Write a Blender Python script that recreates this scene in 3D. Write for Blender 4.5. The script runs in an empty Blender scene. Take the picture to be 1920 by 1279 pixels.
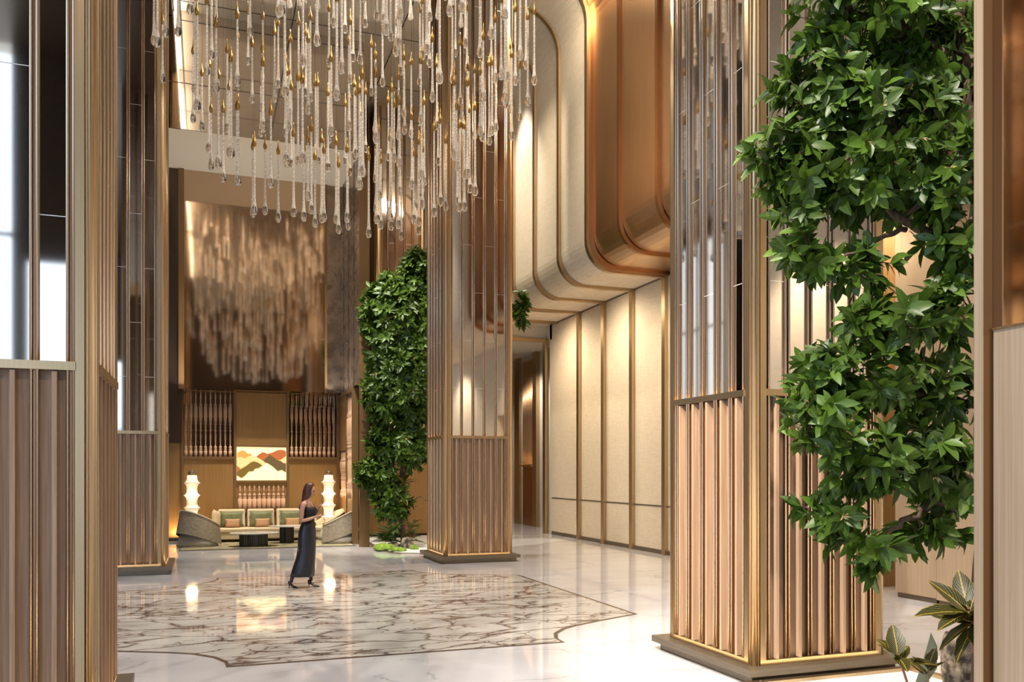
import bpy, bmesh, math, random
import numpy as np
from mathutils import Vector, Matrix
R = random.Random(7)
PI = math.pi
sc = bpy.context.scene
C = sc.collection
# ------------------------------------------------------------------ camera, world, exposure, lights
FPX, EYE, HZ = 1596.0, 1.95, 884.0
TH = math.atan(574 / 1596.0); SN, CS = math.sin(TH), math.cos(TH)
cam_d = bpy.data.cameras.new('camera'); cam = bpy.data.objects.new('camera', cam_d); C.objects.link(cam)
cam.location = (0, 0, EYE); cam.rotation_euler = (PI / 2, 0, -TH)
cam_d.sensor_width = 36; cam_d.lens = 36 * FPX / 1920; cam_d.shift_y = (HZ - 639.5) / 1920
cam_d.clip_start = .05; cam_d.clip_end = 200
sc.camera = cam
sc.view_settings.view_transform = 'Standard'; sc.view_settings.look = 'None'
sc.view_settings.exposure = 0.0; sc.view_settings.gamma = 1; sc.view_settings.use_curve_mapping = False
sc.cycles.use_denoising = True
sc.cycles.max_bounces = 10; sc.cycles.glossy_bounces = 6; sc.cycles.transmission_bounces = 6
sc.cycles.diffuse_bounces = 3; sc.cycles.transparent_max_bounces = 6
sc.cycles.caustics_reflective = False; sc.cycles.caustics_refractive = False
sc.cycles.sample_clamp_indirect = 6
sc.cycles.use_adaptive_sampling = True; sc.cycles.adaptive_threshold = .02
w = bpy.data.worlds.new('world'); sc.world = w; w.use_nodes = True
w.node_tree.nodes['Background'].inputs[0].default_value = (.64, .79, 1, 1)
w.node_tree.nodes['Background'].inputs[1].default_value = 2.5

def light(name, kind, loc, energy, col=(1, .86, .68), aim=None, size=.3, size_y=None, spot=60, blend=.6):
    d = bpy.data.lights.new(name, kind); d.energy = energy; d.color = col
    if kind == 'AREA':
        d.shape = 'RECTANGLE'; d.size = size; d.size_y = size_y or size
    else:
        d.shadow_soft_size = size
    if kind == 'SPOT':
        d.spot_size = math.radians(spot); d.spot_blend = blend
    o = bpy.data.objects.new(name, d); C.objects.link(o); o.location = loc
    if aim is not None:
        o.rotation_euler = (Vector(aim) - Vector(loc)).to_track_quat('-Z', 'Y').to_euler()
    return o
WARM = (1, .80, .56); SOFT = (1, .90, .77)
# ceiling downlights of the hall
for (x, y) in ((0.5, 3), (3.4, 3), (.5, 9.5), (3.4, 9.5), (.5, 15.5), (3.4, 15.5), (2, 20.5), (7, 5), (7.3, 21.5)):
    light('ceiling_downlight', 'SPOT', (x, y, 12.9), 1150 if y > 4 else 500, (1, .93, .87), (x, y, 0), .12, spot=66)
# accent spots
light('tree_spot', 'SPOT', (0.2, 1.0, 12.6), 7500, (1, .93, .82), (5.0, 5.6, 2.6), .08, spot=36, blend=.4)
light('tree_spot_far', 'SPOT', (1.5, 16.8, 12.8), 6500, (1, .93, .80), (5.0, 21.3, 2.6), .08, spot=32, blend=.5)
light('column_spot', 'SPOT', (-1.5, 4.4, 8.6), 8500, (1, .88, .72), (4.75, 7.2, 1.7), .06, spot=27, blend=.5)
light('lounge_spot', 'SPOT', (1.6, 22.6, 9.9), 3000, (1, .88, .70), (1.5, 23.4, 0), .1, spot=48)
for x in (.2, 1.5, 2.8):
    light('lounge_wall_washer', 'SPOT', (x, 22.9, 9.9), 650, WARM, (x, 25.5, 2.4), .05, spot=44, blend=1)
# wall washers along the right-hand wall and inside the curved bays
light('wall_washer_right', 'AREA', (7.6, 15.8, 12.9), 350, (1, .84, .62), (9.2, 19, 5.5), 2.0, .5)
for y in (13, 16.6, 19.9, 23.2):
    light('wall_wash_spot', 'SPOT', (4.4, y - .6, 12.9), 1050, (1, .86, .64), (10.1, y - .2, 5.2), .15, spot=62, blend=1)
    light('soffit_spot', 'SPOT', (8.55, y - .6, 6.46), 620, (1, .81, .57), (10.1, y - .6, 2.6), .35, spot=150, blend=1)
light('corridor_lamp', 'SPOT', (9.4, 27.6, 6.05), 500, SOFT, (10.3, 28, 0), .1, spot=120)
light('side_room_lamp', 'AREA', (11.4, 10.5, 6.2), 200, WARM, (11.4, 10.5, 0), 2.0, 4.0)
light('foyer_fill', 'SPOT', (9.0, 7.5, 6.4), 500, SOFT, (9.0, 7.5, 0), .2, spot=120)
light('foyer_fill', 'SPOT', (9.0, 1.0, 6.4), 600, SOFT, (9.3, 1.0, 0), .2, spot=130)
light('ceiling_fill', 'AREA', (-.72, 10, 12.97), 400, SOFT, (4, 10, 13.0), 24, .12)  # fill strip added to brighten the hall ceiling, not a real cove fixture
o = light('bulkhead_fill', 'AREA', (1.4, 24.2, 4.3), 160, SOFT, None, 4.2, .2); o.rotation_euler = (PI, 0, 0)  # added upward fill for the bulkhead underside, no lamp sits on the screen
for x in (-.2, 4.6):  # pair of unseen spots added behind the camera as soft fill
    light('foyer_fill', 'SPOT', (x, -4.5, 12.9), 1500, SOFT, (x, -1, 0), .25, spot=110, blend=1)

# ------------------------------------------------------------------ material helpers
def mat(name, col, rough=.5, metal=0.0, **kw):
    m = bpy.data.materials.new(name); m.use_nodes = True
    b = m.node_tree.nodes['Principled BSDF']
    b.inputs['Base Color'].default_value = (*col, 1); b.inputs['Roughness'].default_value = rough
    b.inputs['Metallic'].default_value = metal
    for k, v in kw.items():
        b.inputs[k.replace('_', ' ')].default_value = v
    return m
def nd(m, t, **kw):
    n = m.node_tree.nodes.new(t)
    for k, v in kw.items():
        if k in n.inputs: n.inputs[k].default_value = v
        else: setattr(n, k, v)
    return n
def lk(m, a, b): m.node_tree.links.new(a, b)
def bs(m): return m.node_tree.nodes['Principled BSDF']
def coords(m, scale, kind='Object'):
    tc = nd(m, 'ShaderNodeTexCoord'); mp = nd(m, 'ShaderNodeMapping'); mp.inputs['Scale'].default_value = scale
    lk(m, tc.outputs[kind], mp.inputs['Vector']); return mp.outputs[0]
def ramp(m, fac, stops):
    r = nd(m, 'ShaderNodeValToRGB'); e = r.color_ramp.elements
    while len(e) < len(stops): e.new(.5)
    for i, (p, c) in enumerate(stops): e[i].position = p; e[i].color = (*c, 1)
    lk(m, fac, r.inputs[0]); return r
def grain(name, c1, c2, scale, rough=.5, metal=0.0, bump=.0, detail=6, lo=.35, hi=.65, rr=None, **kw):
    m = mat(name, c1, rough, metal, **kw)
    n = nd(m, 'ShaderNodeTexNoise', Scale=1.0, Detail=detail, Roughness=.6); lk(m, coords(m, scale), n.inputs['Vector'])
    r = ramp(m, n.outputs[0], [(lo, c1), (hi, c2)]); lk(m, r.outputs[0], bs(m).inputs['Base Color'])
    if rr:
        q = nd(m, 'ShaderNodeMapRange'); q.inputs['To Min'].default_value = rr[0]; q.inputs['To Max'].default_value = rr[1]
        lk(m, n.outputs[0], q.inputs['Value']); lk(m, q.outputs[0], bs(m).inputs['Roughness'])
    if bump:
        b = nd(m, 'ShaderNodeBump'); b.inputs['Strength'].default_value = bump; b.inputs['Distance'].default_value = .01
        lk(m, n.outputs[0], b.inputs['Height']); lk(m, b.outputs[0], bs(m).inputs['Normal'])
    return m
M = {}
M['wood'] = grain('wood', (.32, .195, .115), (.45, .29, .185), (60, 60, 1.3), .5, bump=.15)
M['wood_fin'] = grain('wood_fin', (.36, .225, .135), (.50, .33, .215), (60, 60, 1.3), .5, bump=.1)
M['gold'] = grain('gold_metal', (.52, .37, .21), (.60, .44, .26), (90, 90, .6), .3, 1.0, rr=(.24, .4))
M['bronze_frame'] = grain('bronze_frame', (.50, .37, .22), (.58, .43, .27), (90, 90, .6), .34, 1.0, rr=(.28, .42))
M['rod'] = mat('rod_metal', (.62, .50, .38), .26, 1.0)
M['rod_dark'] = mat('rod_backing', (.30, .17, .10), .3, 1.0)
M['plinth'] = grain('plinth_metal', (.20, .165, .12), (.24, .20, .15), (3, 3, 60), .4, .8)
M['mirror'] = mat('tinted_mirror', (.76, .69, .61), .04, 1.0)
M['seam'] = mat('mirror_seam', (.85, .8, .75), .3, .5)
M['bronze_mirror'] = mat('bronze_mirror', (.56, .42, .30), .05, 1.0)
M['stone_mirror'] = grain('antique_mirror', (.26, .20, .155), (.40, .32, .25), (3, 3, 3), .22, 1.0, detail=10, rr=(.15, .4))
M['bronze'] = grain('brushed_bronze', (.56, .37, .215), (.63, .43, .26), (60, 60, .5), .33, 1.0, rr=(.26, .4))
M['copper'] = mat('copper_edge', (.46, .25, .13), .28, 1.0)
M['aisle'] = mat('aisle_bronze_ceiling', (.11, .07, .04), .3, .6)
M['reveal'] = mat('bronze_reveal', (.22, .11, .045), .4, .6)
M['ceiling'] = grain('ceiling_plaster', (.62, .52, .40), (.66, .56, .44), (2, 2, 2), .45)
M['black'] = mat('shadow_gap', (.01, .008, .006), .6)
M['ochre'] = grain('ochre_panel', (.34, .19, .065), (.42, .245, .09), (50, 50, .7), .42, .35)
M['ochre_frame'] = grain('ochre_frame', (.24, .14, .06), (.28, .165, .07), (50, 50, .7), .4, .5)
M['turned'] = grain('turned_wood', (.60, .38, .25), (.70, .46, .31), (20, 20, 2), .42)
M['redwood'] = grain('red_turned_wood', (.36, .15, .08), (.45, .2, .11), (20, 20, 2), .4)
M['brush_beige'] = grain('brushed_beige', (.56, .42, .28), (.66, .51, .36), (80, 80, .8), .42, .5, lo=.4, hi=.6)
M['white_wall'] = mat('white_wall', (.76, .68, .57), .5)
M['dark_wall'] = mat('dark_bronze_wall', (.10, .07, .05), .25, .7)
def fabric():
    m = mat('cream_fabric', (.72, .6, .45), .8)
    n = nd(m, 'ShaderNodeTexNoise', Scale=1.0, Detail=5, Roughness=.7); lk(m, coords(m, (40, 40, 3)), n.inputs['Vector'])
    n2 = nd(m, 'ShaderNodeTexNoise', Scale=1.0, Detail=4, Roughness=.7); lk(m, coords(m, (4, 4, 60)), n2.inputs['Vector'])
    a = nd(m, 'ShaderNodeMath', operation='ADD'); lk(m, n.outputs[0], a.inputs[0]); lk(m, n2.outputs[0], a.inputs[1])
    r = ramp(m, a.outputs[0], [(.75, (.70, .58, .43)), (1.0, (.86, .75, .59))])
    # ramp input is clamped at 1, halve it
    h = nd(m, 'ShaderNodeMath', operation='MULTIPLY'); h.inputs[1].default_value = .5
    lk(m, a.outputs[0], h.inputs[0]); lk(m, h.outputs[0], r.inputs[0]); r.color_ramp.elements[0].position = .38; r.color_ramp.elements[1].position = .62
    lk(m, r.outputs[0], bs(m).inputs['Base Color'])
    b = nd(m, 'ShaderNodeBump'); b.inputs['Strength'].default_value = .2; b.inputs['Distance'].default_value = .01
    lk(m, a.outputs[0], b.inputs['Height']); lk(m, b.outputs[0], bs(m).inputs['Normal']); return m
M['fabric'] = fabric()
def marble(name, base, vein, scale, width, warp, dens=.5, rough=.05, fine=0):
    m = mat(name, base, rough); v = coords(m, scale)
    wn = nd(m, 'ShaderNodeTexNoise', Scale=.8, Detail=5); lk(m, v, wn.inputs['Vector'])
    mx = nd(m, 'ShaderNodeVectorMath', operation='MULTIPLY_ADD'); lk(m, wn.outputs['Color'], mx.inputs[0]); mx.inputs[1].default_value = (warp,) * 3; lk(m, v, mx.inputs[2])
    vo = nd(m, 'ShaderNodeTexVoronoi', feature='DISTANCE_TO_EDGE'); lk(m, mx.outputs[0], vo.inputs['Vector']); vo.inputs['Scale'].default_value = 1.0
    mask = nd(m, 'ShaderNodeTexNoise', Scale=1.3, Detail=4); lk(m, v, mask.inputs['Vector'])
    mk = nd(m, 'ShaderNodeMapRange'); mk.inputs['From Min'].default_value = dens - .12; mk.inputs['From Max'].default_value = dens + .15
    mk.inputs['To Min'].default_value = 0; mk.inputs['To Max'].default_value = width; lk(m, mask.outputs[0], mk.inputs['Value'])
    df = nd(m, 'ShaderNodeMath', operation='DIVIDE'); lk(m, vo.outputs['Distance'], df.inputs[0])
    ad = nd(m, 'ShaderNodeMath', operation='ADD'); ad.inputs[1].default_value = .001; lk(m, mk.outputs[0], ad.inputs[0]); lk(m, ad.outputs[0], df.inputs[1])
    r = ramp(m, df.outputs[0], [(0, vein), (.35, tuple(.5 * a + .5 * b for a, b in zip(vein, base))), (1, base)])
    cl = nd(m, 'ShaderNodeTexNoise', Scale=.7, Detail=6); lk(m, v, cl.inputs['Vector'])
    r2 = ramp(m, cl.outputs[0], [(.3, (.86, .85, .85)), (.6, (1, 1, 1))])
    mu = nd(m, 'ShaderNodeMix', data_type='RGBA', blend_type='MULTIPLY'); mu.inputs[0].default_value = 1
    lk(m, r.outputs[0], mu.inputs[6]); lk(m, r2.outputs[0], mu.inputs[7]); out = mu.outputs[2]
    if fine:
        vo2 = nd(m, 'ShaderNodeTexVoronoi', feature='DISTANCE_TO_EDGE'); lk(m, mx.outputs[0], vo2.inputs['Vector']); vo2.inputs['Scale'].default_value = fine
        mk2 = nd(m, 'ShaderNodeMapRange'); mk2.inputs['From Min'].default_value = .48; mk2.inputs['From Max'].default_value = .62
        mk2.inputs['To Min'].default_value = 0; mk2.inputs['To Max'].default_value = width * 1.6; lk(m, wn.outputs[0], mk2.inputs['Value'])
        d2 = nd(m, 'ShaderNodeMath', operation='DIVIDE'); lk(m, vo2.outputs['Distance'], d2.inputs[0]); a2 = nd(m, 'ShaderNodeMath', operation='ADD'); a2.inputs[1].default_value = .001
        lk(m, mk2.outputs[0], a2.inputs[0]); lk(m, a2.outputs[0], d2.inputs[1])
        r3 = ramp(m, d2.outputs[0], [(0, (.22, .15, .13)), (.4, (.62, .56, .52)), (1, (1, 1, 1))])
        m2 = nd(m, 'ShaderNodeMix', data_type='RGBA', blend_type='MULTIPLY'); m2.inputs[0].default_value = 1; lk(m, out, m2.inputs[6]); lk(m, r3.outputs[0], m2.inputs[7]); out = m2.outputs[2]
    lk(m, out, bs(m).inputs['Base Color'])
    return m
M['floor'] = marble('white_marble', (.65, .635, .655), (.42, .43, .42), (.45, 1.3, 1), .035, 1.2, .55)
M['medallion'] = marble('veined_marble', (.64, .61, .565), (.10, .05, .04), (.95, 2.1, 1), .085, 1.3, .44, fine=2.6)
M['border'] = mat('bronze_inlay', (.16, .11, .08), .25, .5)
M['skin'] = mat('skin', (.50, .27, .19), .5)
M['dress_top'] = mat('black_velvet', (.006, .006, .009), .7)
M['skirt'] = grain('dark_satin', (.010, .011, .018), (.018, .018, .026), (20, 20, 2), .36, Specular_IOR_Level=.5)
M['hair'] = grain('auburn_hair', (.045, .014, .010), (.11, .03, .02), (60, 60, 3), .4)
M['shoe'] = mat('black_shoe', (.008, .008, .01), .25)
M['leg_skin'] = mat('sheer_stocking', (.03, .025, .04), .5)
M['bark'] = grain('bark', (.07, .042, .026), (.16, .10, .06), (30, 30, 6), .75, bump=.4)
M['rock'] = grain('rock', (.035, .025, .018), (.36, .29, .21), (7, 7, 7), .85, bump=1.0, detail=12, lo=.42, hi=.6)
M['gravel'] = grain('white_gravel', (.62, .60, .56), (.85, .84, .8), (60, 60, 60), .7, bump=.8)
M['moss'] = grain('moss', (.10, .19, .015), (.28, .42, .05), (14, 14, 14), .9, bump=.9)
M['cushion_cream'] = grain('cream_upholstery', (.62, .50, .32), (.72, .60, .42), (40, 40, 40), .85, bump=.2)
M['cushion_green'] = grain('green_velvet', (.10, .12, .045), (.17, .19, .075), (9, 9, 9), .6, Sheen_Weight=.4)
M['cushion_tan'] = grain('tan_linen', (.42, .24, .12), (.52, .32, .18), (40, 40, 40), .8)
M['weave'] = grain('woven_grey', (.20, .165, .12), (.42, .36, .27), (14, 14, 90), .75, bump=.5)
M['weave_light'] = grain('woven_pale', (.30, .27, .22), (.44, .40, .33), (60, 60, 60), .8)
M['olive_shell'] = grain('olive_fabric', (.09, .07, .035), (.14, .11, .055), (40, 40, 40), .8)
M['table_top'] = mat('white_table_top', (.8, .78, .74), .12)
M['table_base'] = grain('fluted_dark_metal', (.02, .018, .016), (.10, .09, .08), (40, 40, .5), .3, .8)
M['glass_dome'] = mat('smoked_glass_dome', (.30, .22, .14), .08, .6)
def rug():
    m = mat('rug', (.3, .26, .15), .95); v = coords(m, (1.3, 1.9, 1))
    n = nd(m, 'ShaderNodeTexNoise', Scale=1.6, Detail=3, Distortion=1.5); lk(m, v, n.inputs['Vector'])
    r = ramp(m, n.outputs[0], [(.38, (.10, .13, .11)), (.47, (.30, .27, .16)), (.53, (.42, .34, .19)), (.60, (.16, .17, .12)), (.68, (.48, .40, .26))])
    r.color_ramp.interpolation = 'LINEAR'; lk(m, r.outputs[0], bs(m).inputs['Base Color']); return m
M['rug'] = rug()
M['rug_edge'] = mat('rug_edge', (.10, .09, .07), .9)
def lamp_shade():
    m = mat('paper_lamp_shade', (.85, .78, .66), .8)
    tc = nd(m, 'ShaderNodeTexCoord'); sp = nd(m, 'ShaderNodeSeparateXYZ'); lk(m, tc.outputs['Object'], sp.inputs[0])
    # bulbs glow through the shade at three heights
    s = nd(m, 'ShaderNodeMath', operation='SINE'); a = nd(m, 'ShaderNodeMath', operation='MULTIPLY_ADD'); a.inputs[1].default_value = 11.5; a.inputs[2].default_value = -1.2
    lk(m, sp.outputs[2], a.inputs[0]); lk(m, a.outputs[0], s.inputs[0])
    q = nd(m, 'ShaderNodeMapRange'); q.inputs['From Min'].default_value = -1; q.inputs['To Min'].default_value = .2; q.inputs['To Max'].default_value = .9
    lk(m, s.outputs[0], q.inputs['Value']); lk(m, q.outputs[0], bs(m).inputs['Emission Strength'])
    bs(m).inputs['Emission Color'].default_value = (1, .82, .55, 1); return m
M['shade'] = lamp_shade()
def lit(name, c, e):
    m = grain(name, c, tuple(min(1, x * 1.12) for x in c), (14, 14, 60), .6)
    bs(m).inputs['Emission Color'].default_value = (*c, 1); bs(m).inputs['Emission Strength'].default_value = e; return m
M['art_pale'] = lit('art_backlit_pale', (.95, .78, .42), 1.0)
M['art_peach'] = lit('art_backlit_peach', (.85, .50, .22), .8)
M['art_orange'] = lit('art_backlit_orange', (.80, .30, .07), .65)
M['art_rust'] = lit('art_backlit_rust', (.42, .12, .035), .55)
M['art_olive'] = lit('art_backlit_olive', (.17, .11, .02), .45)
M['art_dark'] = lit('art_backlit_brown', (.13, .085, .035), .45)
def glass(name, frost):
    m = bpy.data.materials.new(name); m.use_nodes = True; nt = m.node_tree; b = bs(m)
    b.inputs['Base Color'].default_value = (1, .985, .96, 1); b.inputs['Roughness'].default_value = .03
    b.inputs['Transmission Weight'].default_value = 1; b.inputs['IOR'].default_value = 1.42
    if frost:
        d = nd(m, 'ShaderNodeBsdfTranslucent'); d.inputs[0].default_value = (1, .90, .78, 1)
        d2 = nd(m, 'ShaderNodeBsdfDiffuse'); d2.inputs[0].default_value = (1, .90, .78, 1)
        ms = nd(m, 'ShaderNodeMixShader'); ms.inputs[0].default_value = .5; lk(m, d.outputs[0], ms.inputs[1]); lk(m, d2.outputs[0], ms.inputs[2])
        n = nd(m, 'ShaderNodeTexNoise', Scale=55.0, Detail=3); lk(m, coords(m, (1, 1, 1)), n.inputs['Vector'])
        q = nd(m, 'ShaderNodeMapRange'); q.inputs['From Min'].default_value = .38; q.inputs['From Max'].default_value = .62
        q.inputs['To Min'].default_value = frost - .2; q.inputs['To Max'].default_value = frost + .25; lk(m, n.outputs[0], q.inputs['Value'])
        mx = nd(m, 'ShaderNodeMixShader'); lk(m, q.outputs[0], mx.inputs[0]); lk(m, b.outputs[0], mx.inputs[1]); lk(m, ms.outputs[0], mx.inputs[2])
        lk(m, mx.outputs[0], nt.nodes['Material Output'].inputs[0])
    return m
M['glass_rod'] = glass('seeded_glass', .6); M['glass_bulb'] = glass('clear_glass', .0)
M['cap'] = mat('amber_gold_cap', (.42, .24, .06), .28, .9)
M['wire'] = mat('wire', (.30, .24, .18), .4, .8)
def leafmat(name, dark, light_, vein, croton=False):
    m = mat(name, dark, .42)
    at = nd(m, 'ShaderNodeAttribute'); at.attribute_name = 'tone'
    uv = nd(m, 'ShaderNodeUVMap'); uv.uv_map = 'UVMap'
    sp = nd(m, 'ShaderNodeSeparateXYZ'); lk(m, uv.outputs[0], sp.inputs[0])
    r = ramp(m, at.outputs['Fac'], [(0, dark), (1, light_)])
    ab = nd(m, 'ShaderNodeMath', operation='ABSOLUTE'); lk(m, sp.outputs[1], ab.inputs[0])
    lt = nd(m, 'ShaderNodeMath', operation='LESS_THAN'); lt.inputs[1].default_value = .07; lk(m, ab.outputs[0], lt.inputs[0])
    fac = lt
    if croton:  # yellow side veins
        w1 = nd(m, 'ShaderNodeMath', operation='MULTIPLY_ADD'); w1.inputs[1].default_value = -.35; lk(m, ab.outputs[0], w1.inputs[0]); lk(m, sp.outputs[0], w1.inputs[2])
        w2 = nd(m, 'ShaderNodeMath', operation='MULTIPLY'); w2.inputs[1].default_value = 11; lk(m, w1.outputs[0], w2.inputs[0])
        w3 = nd(m, 'ShaderNodeMath', operation='FRACT'); lk(m, w2.outputs[0], w3.inputs[0])
        w4 = nd(m, 'ShaderNodeMath', operation='LESS_THAN'); w4.inputs[1].default_value = .11; lk(m, w3.outputs[0], w4.inputs[0])
        ed = nd(m, 'ShaderNodeMath', operation='GREATER_THAN'); ed.inputs[1].default_value = .965; lk(m, ab.outputs[0], ed.inputs[0])
        mx1 = nd(m, 'ShaderNodeMath', operation='MAXIMUM'); lk(m, w4.outputs[0], mx1.inputs[0]); lk(m, lt.outputs[0], mx1.inputs[1])
        fac = nd(m, 'ShaderNodeMath', operation='MAXIMUM'); lk(m, mx1.outputs[0], fac.inputs[0]); lk(m, ed.outputs[0], fac.inputs[1])
    mx = nd(m, 'ShaderNodeMix', data_type='RGBA'); lk(m, fac.outputs[0], mx.inputs[0]); lk(m, r.outputs[0], mx.inputs[6]); mx.inputs[7].default_value = (*vein, 1)
    lk(m, mx.outputs[2], bs(m).inputs['Base Color'])
    t = nd(m, 'ShaderNodeBsdfTranslucent'); lk(m, mx.outputs[2], t.inputs[0])
    ms = nd(m, 'ShaderNodeMixShader'); ms.inputs[0].default_value = .25; lk(m, bs(m).outputs[0], ms.inputs[1]); lk(m, t.outputs[0], ms.inputs[2])
    lk(m, ms.outputs[0], m.node_tree.nodes['Material Output'].inputs[0]); return m
M['leaf'] = leafmat('leaf', (.026, .06, .006), (.13, .235, .024), (.12, .2, .04))
M['blossom'] = leafmat('blossom', (.70, .42, .14), (.85, .70, .38), (.8, .6, .3))
M['croton'] = leafmat('croton_leaf', (.008, .02, .005), (.02, .036, .008), (.48, .31, .04), True)
M['fern'] = leafmat('fern_leaf', (.03, .09, .015), (.10, .20, .03), (.1, .2, .04))
M['red_stem'] = mat('red_stem', (.26, .07, .045), .5)

# ------------------------------------------------------------------ mesh helpers
class MB:
    def __init__(s): s.v = []; s.f = []; s.m = []; s.s = []
    def add(s, vs, fs, mi=0, smooth=False):
        o = len(s.v); s.v += [tuple(p) for p in vs]
        for f in fs: s.f.append(tuple(i + o for i in f)); s.m.append(mi); s.s.append(smooth)
        return s
    def box(s, x0, x1, y0, y1, z0, z1, mi=0):
        x0, x1 = sorted((x0, x1)); y0, y1 = sorted((y0, y1)); z0, z1 = sorted((z0, z1))
        v = [(x, y, z) for z in (z0, z1) for y in (y0, y1) for x in (x0, x1)]
        return s.add(v, [(0, 2, 3, 1), (4, 5, 7, 6), (0, 1, 5, 4), (2, 6, 7, 3), (0, 4, 6, 2), (1, 3, 7, 5)], mi)
    def tube(s, pts, rad, n=8, mi=0, smooth=True):
        pts = [Vector(p) for p in pts]; rad = rad if isinstance(rad, (list, tuple)) else [rad] * len(pts)
        vs = []; up = None
        for i, p in enumerate(pts):
            t = (pts[min(i + 1, len(pts) - 1)] - pts[max(i - 1, 0)]).normalized()
            if up is None: up = Vector((1, 0, 0)) if abs(t.x) < .8 else Vector((0, 1, 0))
            a = t.cross(up).normalized(); b = t.cross(a).normalized(); up = -b if False else up
            for k in range(n):
                an = 2 * PI * k / n; vs.append(p + (a * math.cos(an) + b * math.sin(an)) * rad[i])
        fs = [(i * n + k, i * n + (k + 1) % n, (i + 1) * n + (k + 1) % n, (i + 1) * n + k) for i in range(len(pts) - 1) for k in range(n)]
        s.add(vs, fs, mi, smooth); o = len(s.v) - len(vs)
        s.f += [tuple(o + k for k in range(n))[::-1], tuple(o + (len(pts) - 1) * n + k for k in range(n))]; s.m += [mi, mi]; s.s += [False, False]
        return s
    def lathe(s, prof, c=(0, 0, 0), n=16, mi=0, sx=1, sy=1, smooth=True, mis=None):
        vs = [(c[0] + r * math.cos(2 * PI * k / n) * sx, c[1] + r * math.sin(2 * PI * k / n) * sy, c[2] + z) for r, z in prof for k in range(n)]
        o = len(s.v); s.v += vs
        for i in range(len(prof) - 1):
            for k in range(n):
                s.f.append((o + i * n + k, o + i * n + (k + 1) % n, o + (i + 1) * n + (k + 1) % n, o + (i + 1) * n + k))
                s.m.append(mis[i] if mis else mi); s.s.append(smooth)
        s.f += [tuple(o + k for k in range(n))[::-1], tuple(o + (len(prof) - 1) * n + k for k in range(n))]
        s.m += [mis[0] if mis else mi, mis[-1] if mis else mi]; s.s += [False, False]
        return s
    def prism(s, poly, axis, a0, a1, mi=0):
        """poly: list of 2-D points; axis 'x','y','z' is the extrusion direction"""
        n = len(poly)
        def P(p, a): return {'x': (a, p[0], p[1]), 'y': (p[0], a, p[1]), 'z': (p[0], p[1], a)}[axis]
        vs = [P(p, a0) for p in poly] + [P(p, a1) for p in poly]
        fs = [(i, (i + 1) % n, n + (i + 1) % n, n + i) for i in range(n)] + [tuple(range(n))[::-1], tuple(range(n, 2 * n))]
        return s.add(vs, fs, mi)
    def loft(s, rings, mi=0, cap=True, smooth=True, closed=True):
        n = len(rings[0]); vs = [p for r in rings for p in r]; kk = n if closed else n - 1
        fs = [(i * n + k, i * n + (k + 1) % n, (i + 1) * n + (k + 1) % n, (i + 1) * n + k) for i in range(len(rings) - 1) for k in range(kk)]
        s.add(vs, fs, mi, smooth)
        if cap:
            o = len(s.v) - len(vs); s.f += [tuple(o + k for k in range(n))[::-1], tuple(o + (len(rings) - 1) * n + k for k in range(n))]; s.m += [mi, mi]; s.s += [False, False]
        return s
    def mesh(s, name, mats):
        me = bpy.data.meshes.new(name); me.from_pydata(s.v, [], s.f)
        for m in (mats if isinstance(mats, (list, tuple)) else [mats]): me.materials.append(M[m])
        me.polygons.foreach_set('material_index', s.m); me.polygons.foreach_set('use_smooth', s.s)
        bm = bmesh.new(); bm.from_mesh(me); bmesh.ops.recalc_face_normals(bm, faces=bm.faces); bm.to_mesh(me); bm.free(); return me
    def build(s, name, mats, parent=None, bevel=0, sub=0, loc=None):
        o = bpy.data.objects.new(name, s.mesh(name, mats)); C.objects.link(o)
        if parent: o.parent = parent
        if loc: o.location = loc
        if bevel:
            b = o.modifiers.new('bevel', 'BEVEL'); b.width = bevel; b.segments = 2; b.limit_method = 'ANGLE'
        if sub:
            b = o.modifiers.new('sub', 'SUBSURF'); b.levels = sub; b.render_levels = sub
        return o
def tag(o, label, cat, group=None, kind=None):
    o['label'] = label; o['category'] = cat
    if group: o['group'] = group
    if kind: o['kind'] = kind
    return o
def thing(name, label, cat, loc=(0, 0, 0), rz=0, group=None):
    o = bpy.data.objects.new(name, None); C.objects.link(o); o.location = loc; o.rotation_euler = (0, 0, rz); o.empty_display_size = .1
    return tag(o, label, cat, group)
def struct(o): o['kind'] = 'structure'; return o
def onY(px, py, Y):
    t = (px - 960) / FPX; d = Y / (CS - SN * t); return (SN * d + CS * t * d, EYE + (HZ - py) * d / FPX)
def onX(px, py, X):
    t = (px - 960) / FPX; d = X / (SN + CS * t); return (CS * d - SN * t * d, EYE + (HZ - py) * d / FPX)
def at(px, py, d):
    l = (px - 960) / FPX * d; return Vector((SN * d + CS * l, CS * d - SN * l, EYE + (HZ - py) * d / FPX))
CEIL = 13.05

# ------------------------------------------------------------------ setting
struct(MB().box(-13, 17, -12.5, 32, -.2, 0).build('floor', 'floor'))
mb = MB().box(-13, 17, -12.5, 32, CEIL, CEIL + .2)
struct(mb.build('ceiling', 'ceiling'))
struct(MB().box(-11.5, -.75, -11.5, 21.95, CEIL - .16, CEIL).build('ceiling_aisle', 'aisle'))
mb = MB()
for y in (7.5, 10.3, 13.1, 15.9, 18.7, 21.5, 24.3): mb.box(-3, 7.1, y, y + .03, CEIL - .006, CEIL - .001)
for x in (-.6, 2.0, 4.6): mb.box(x, x + .03, -3, 25.4, CEIL - .006, CEIL - .001)
struct(mb.build('trim_1', 'black'))
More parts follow.
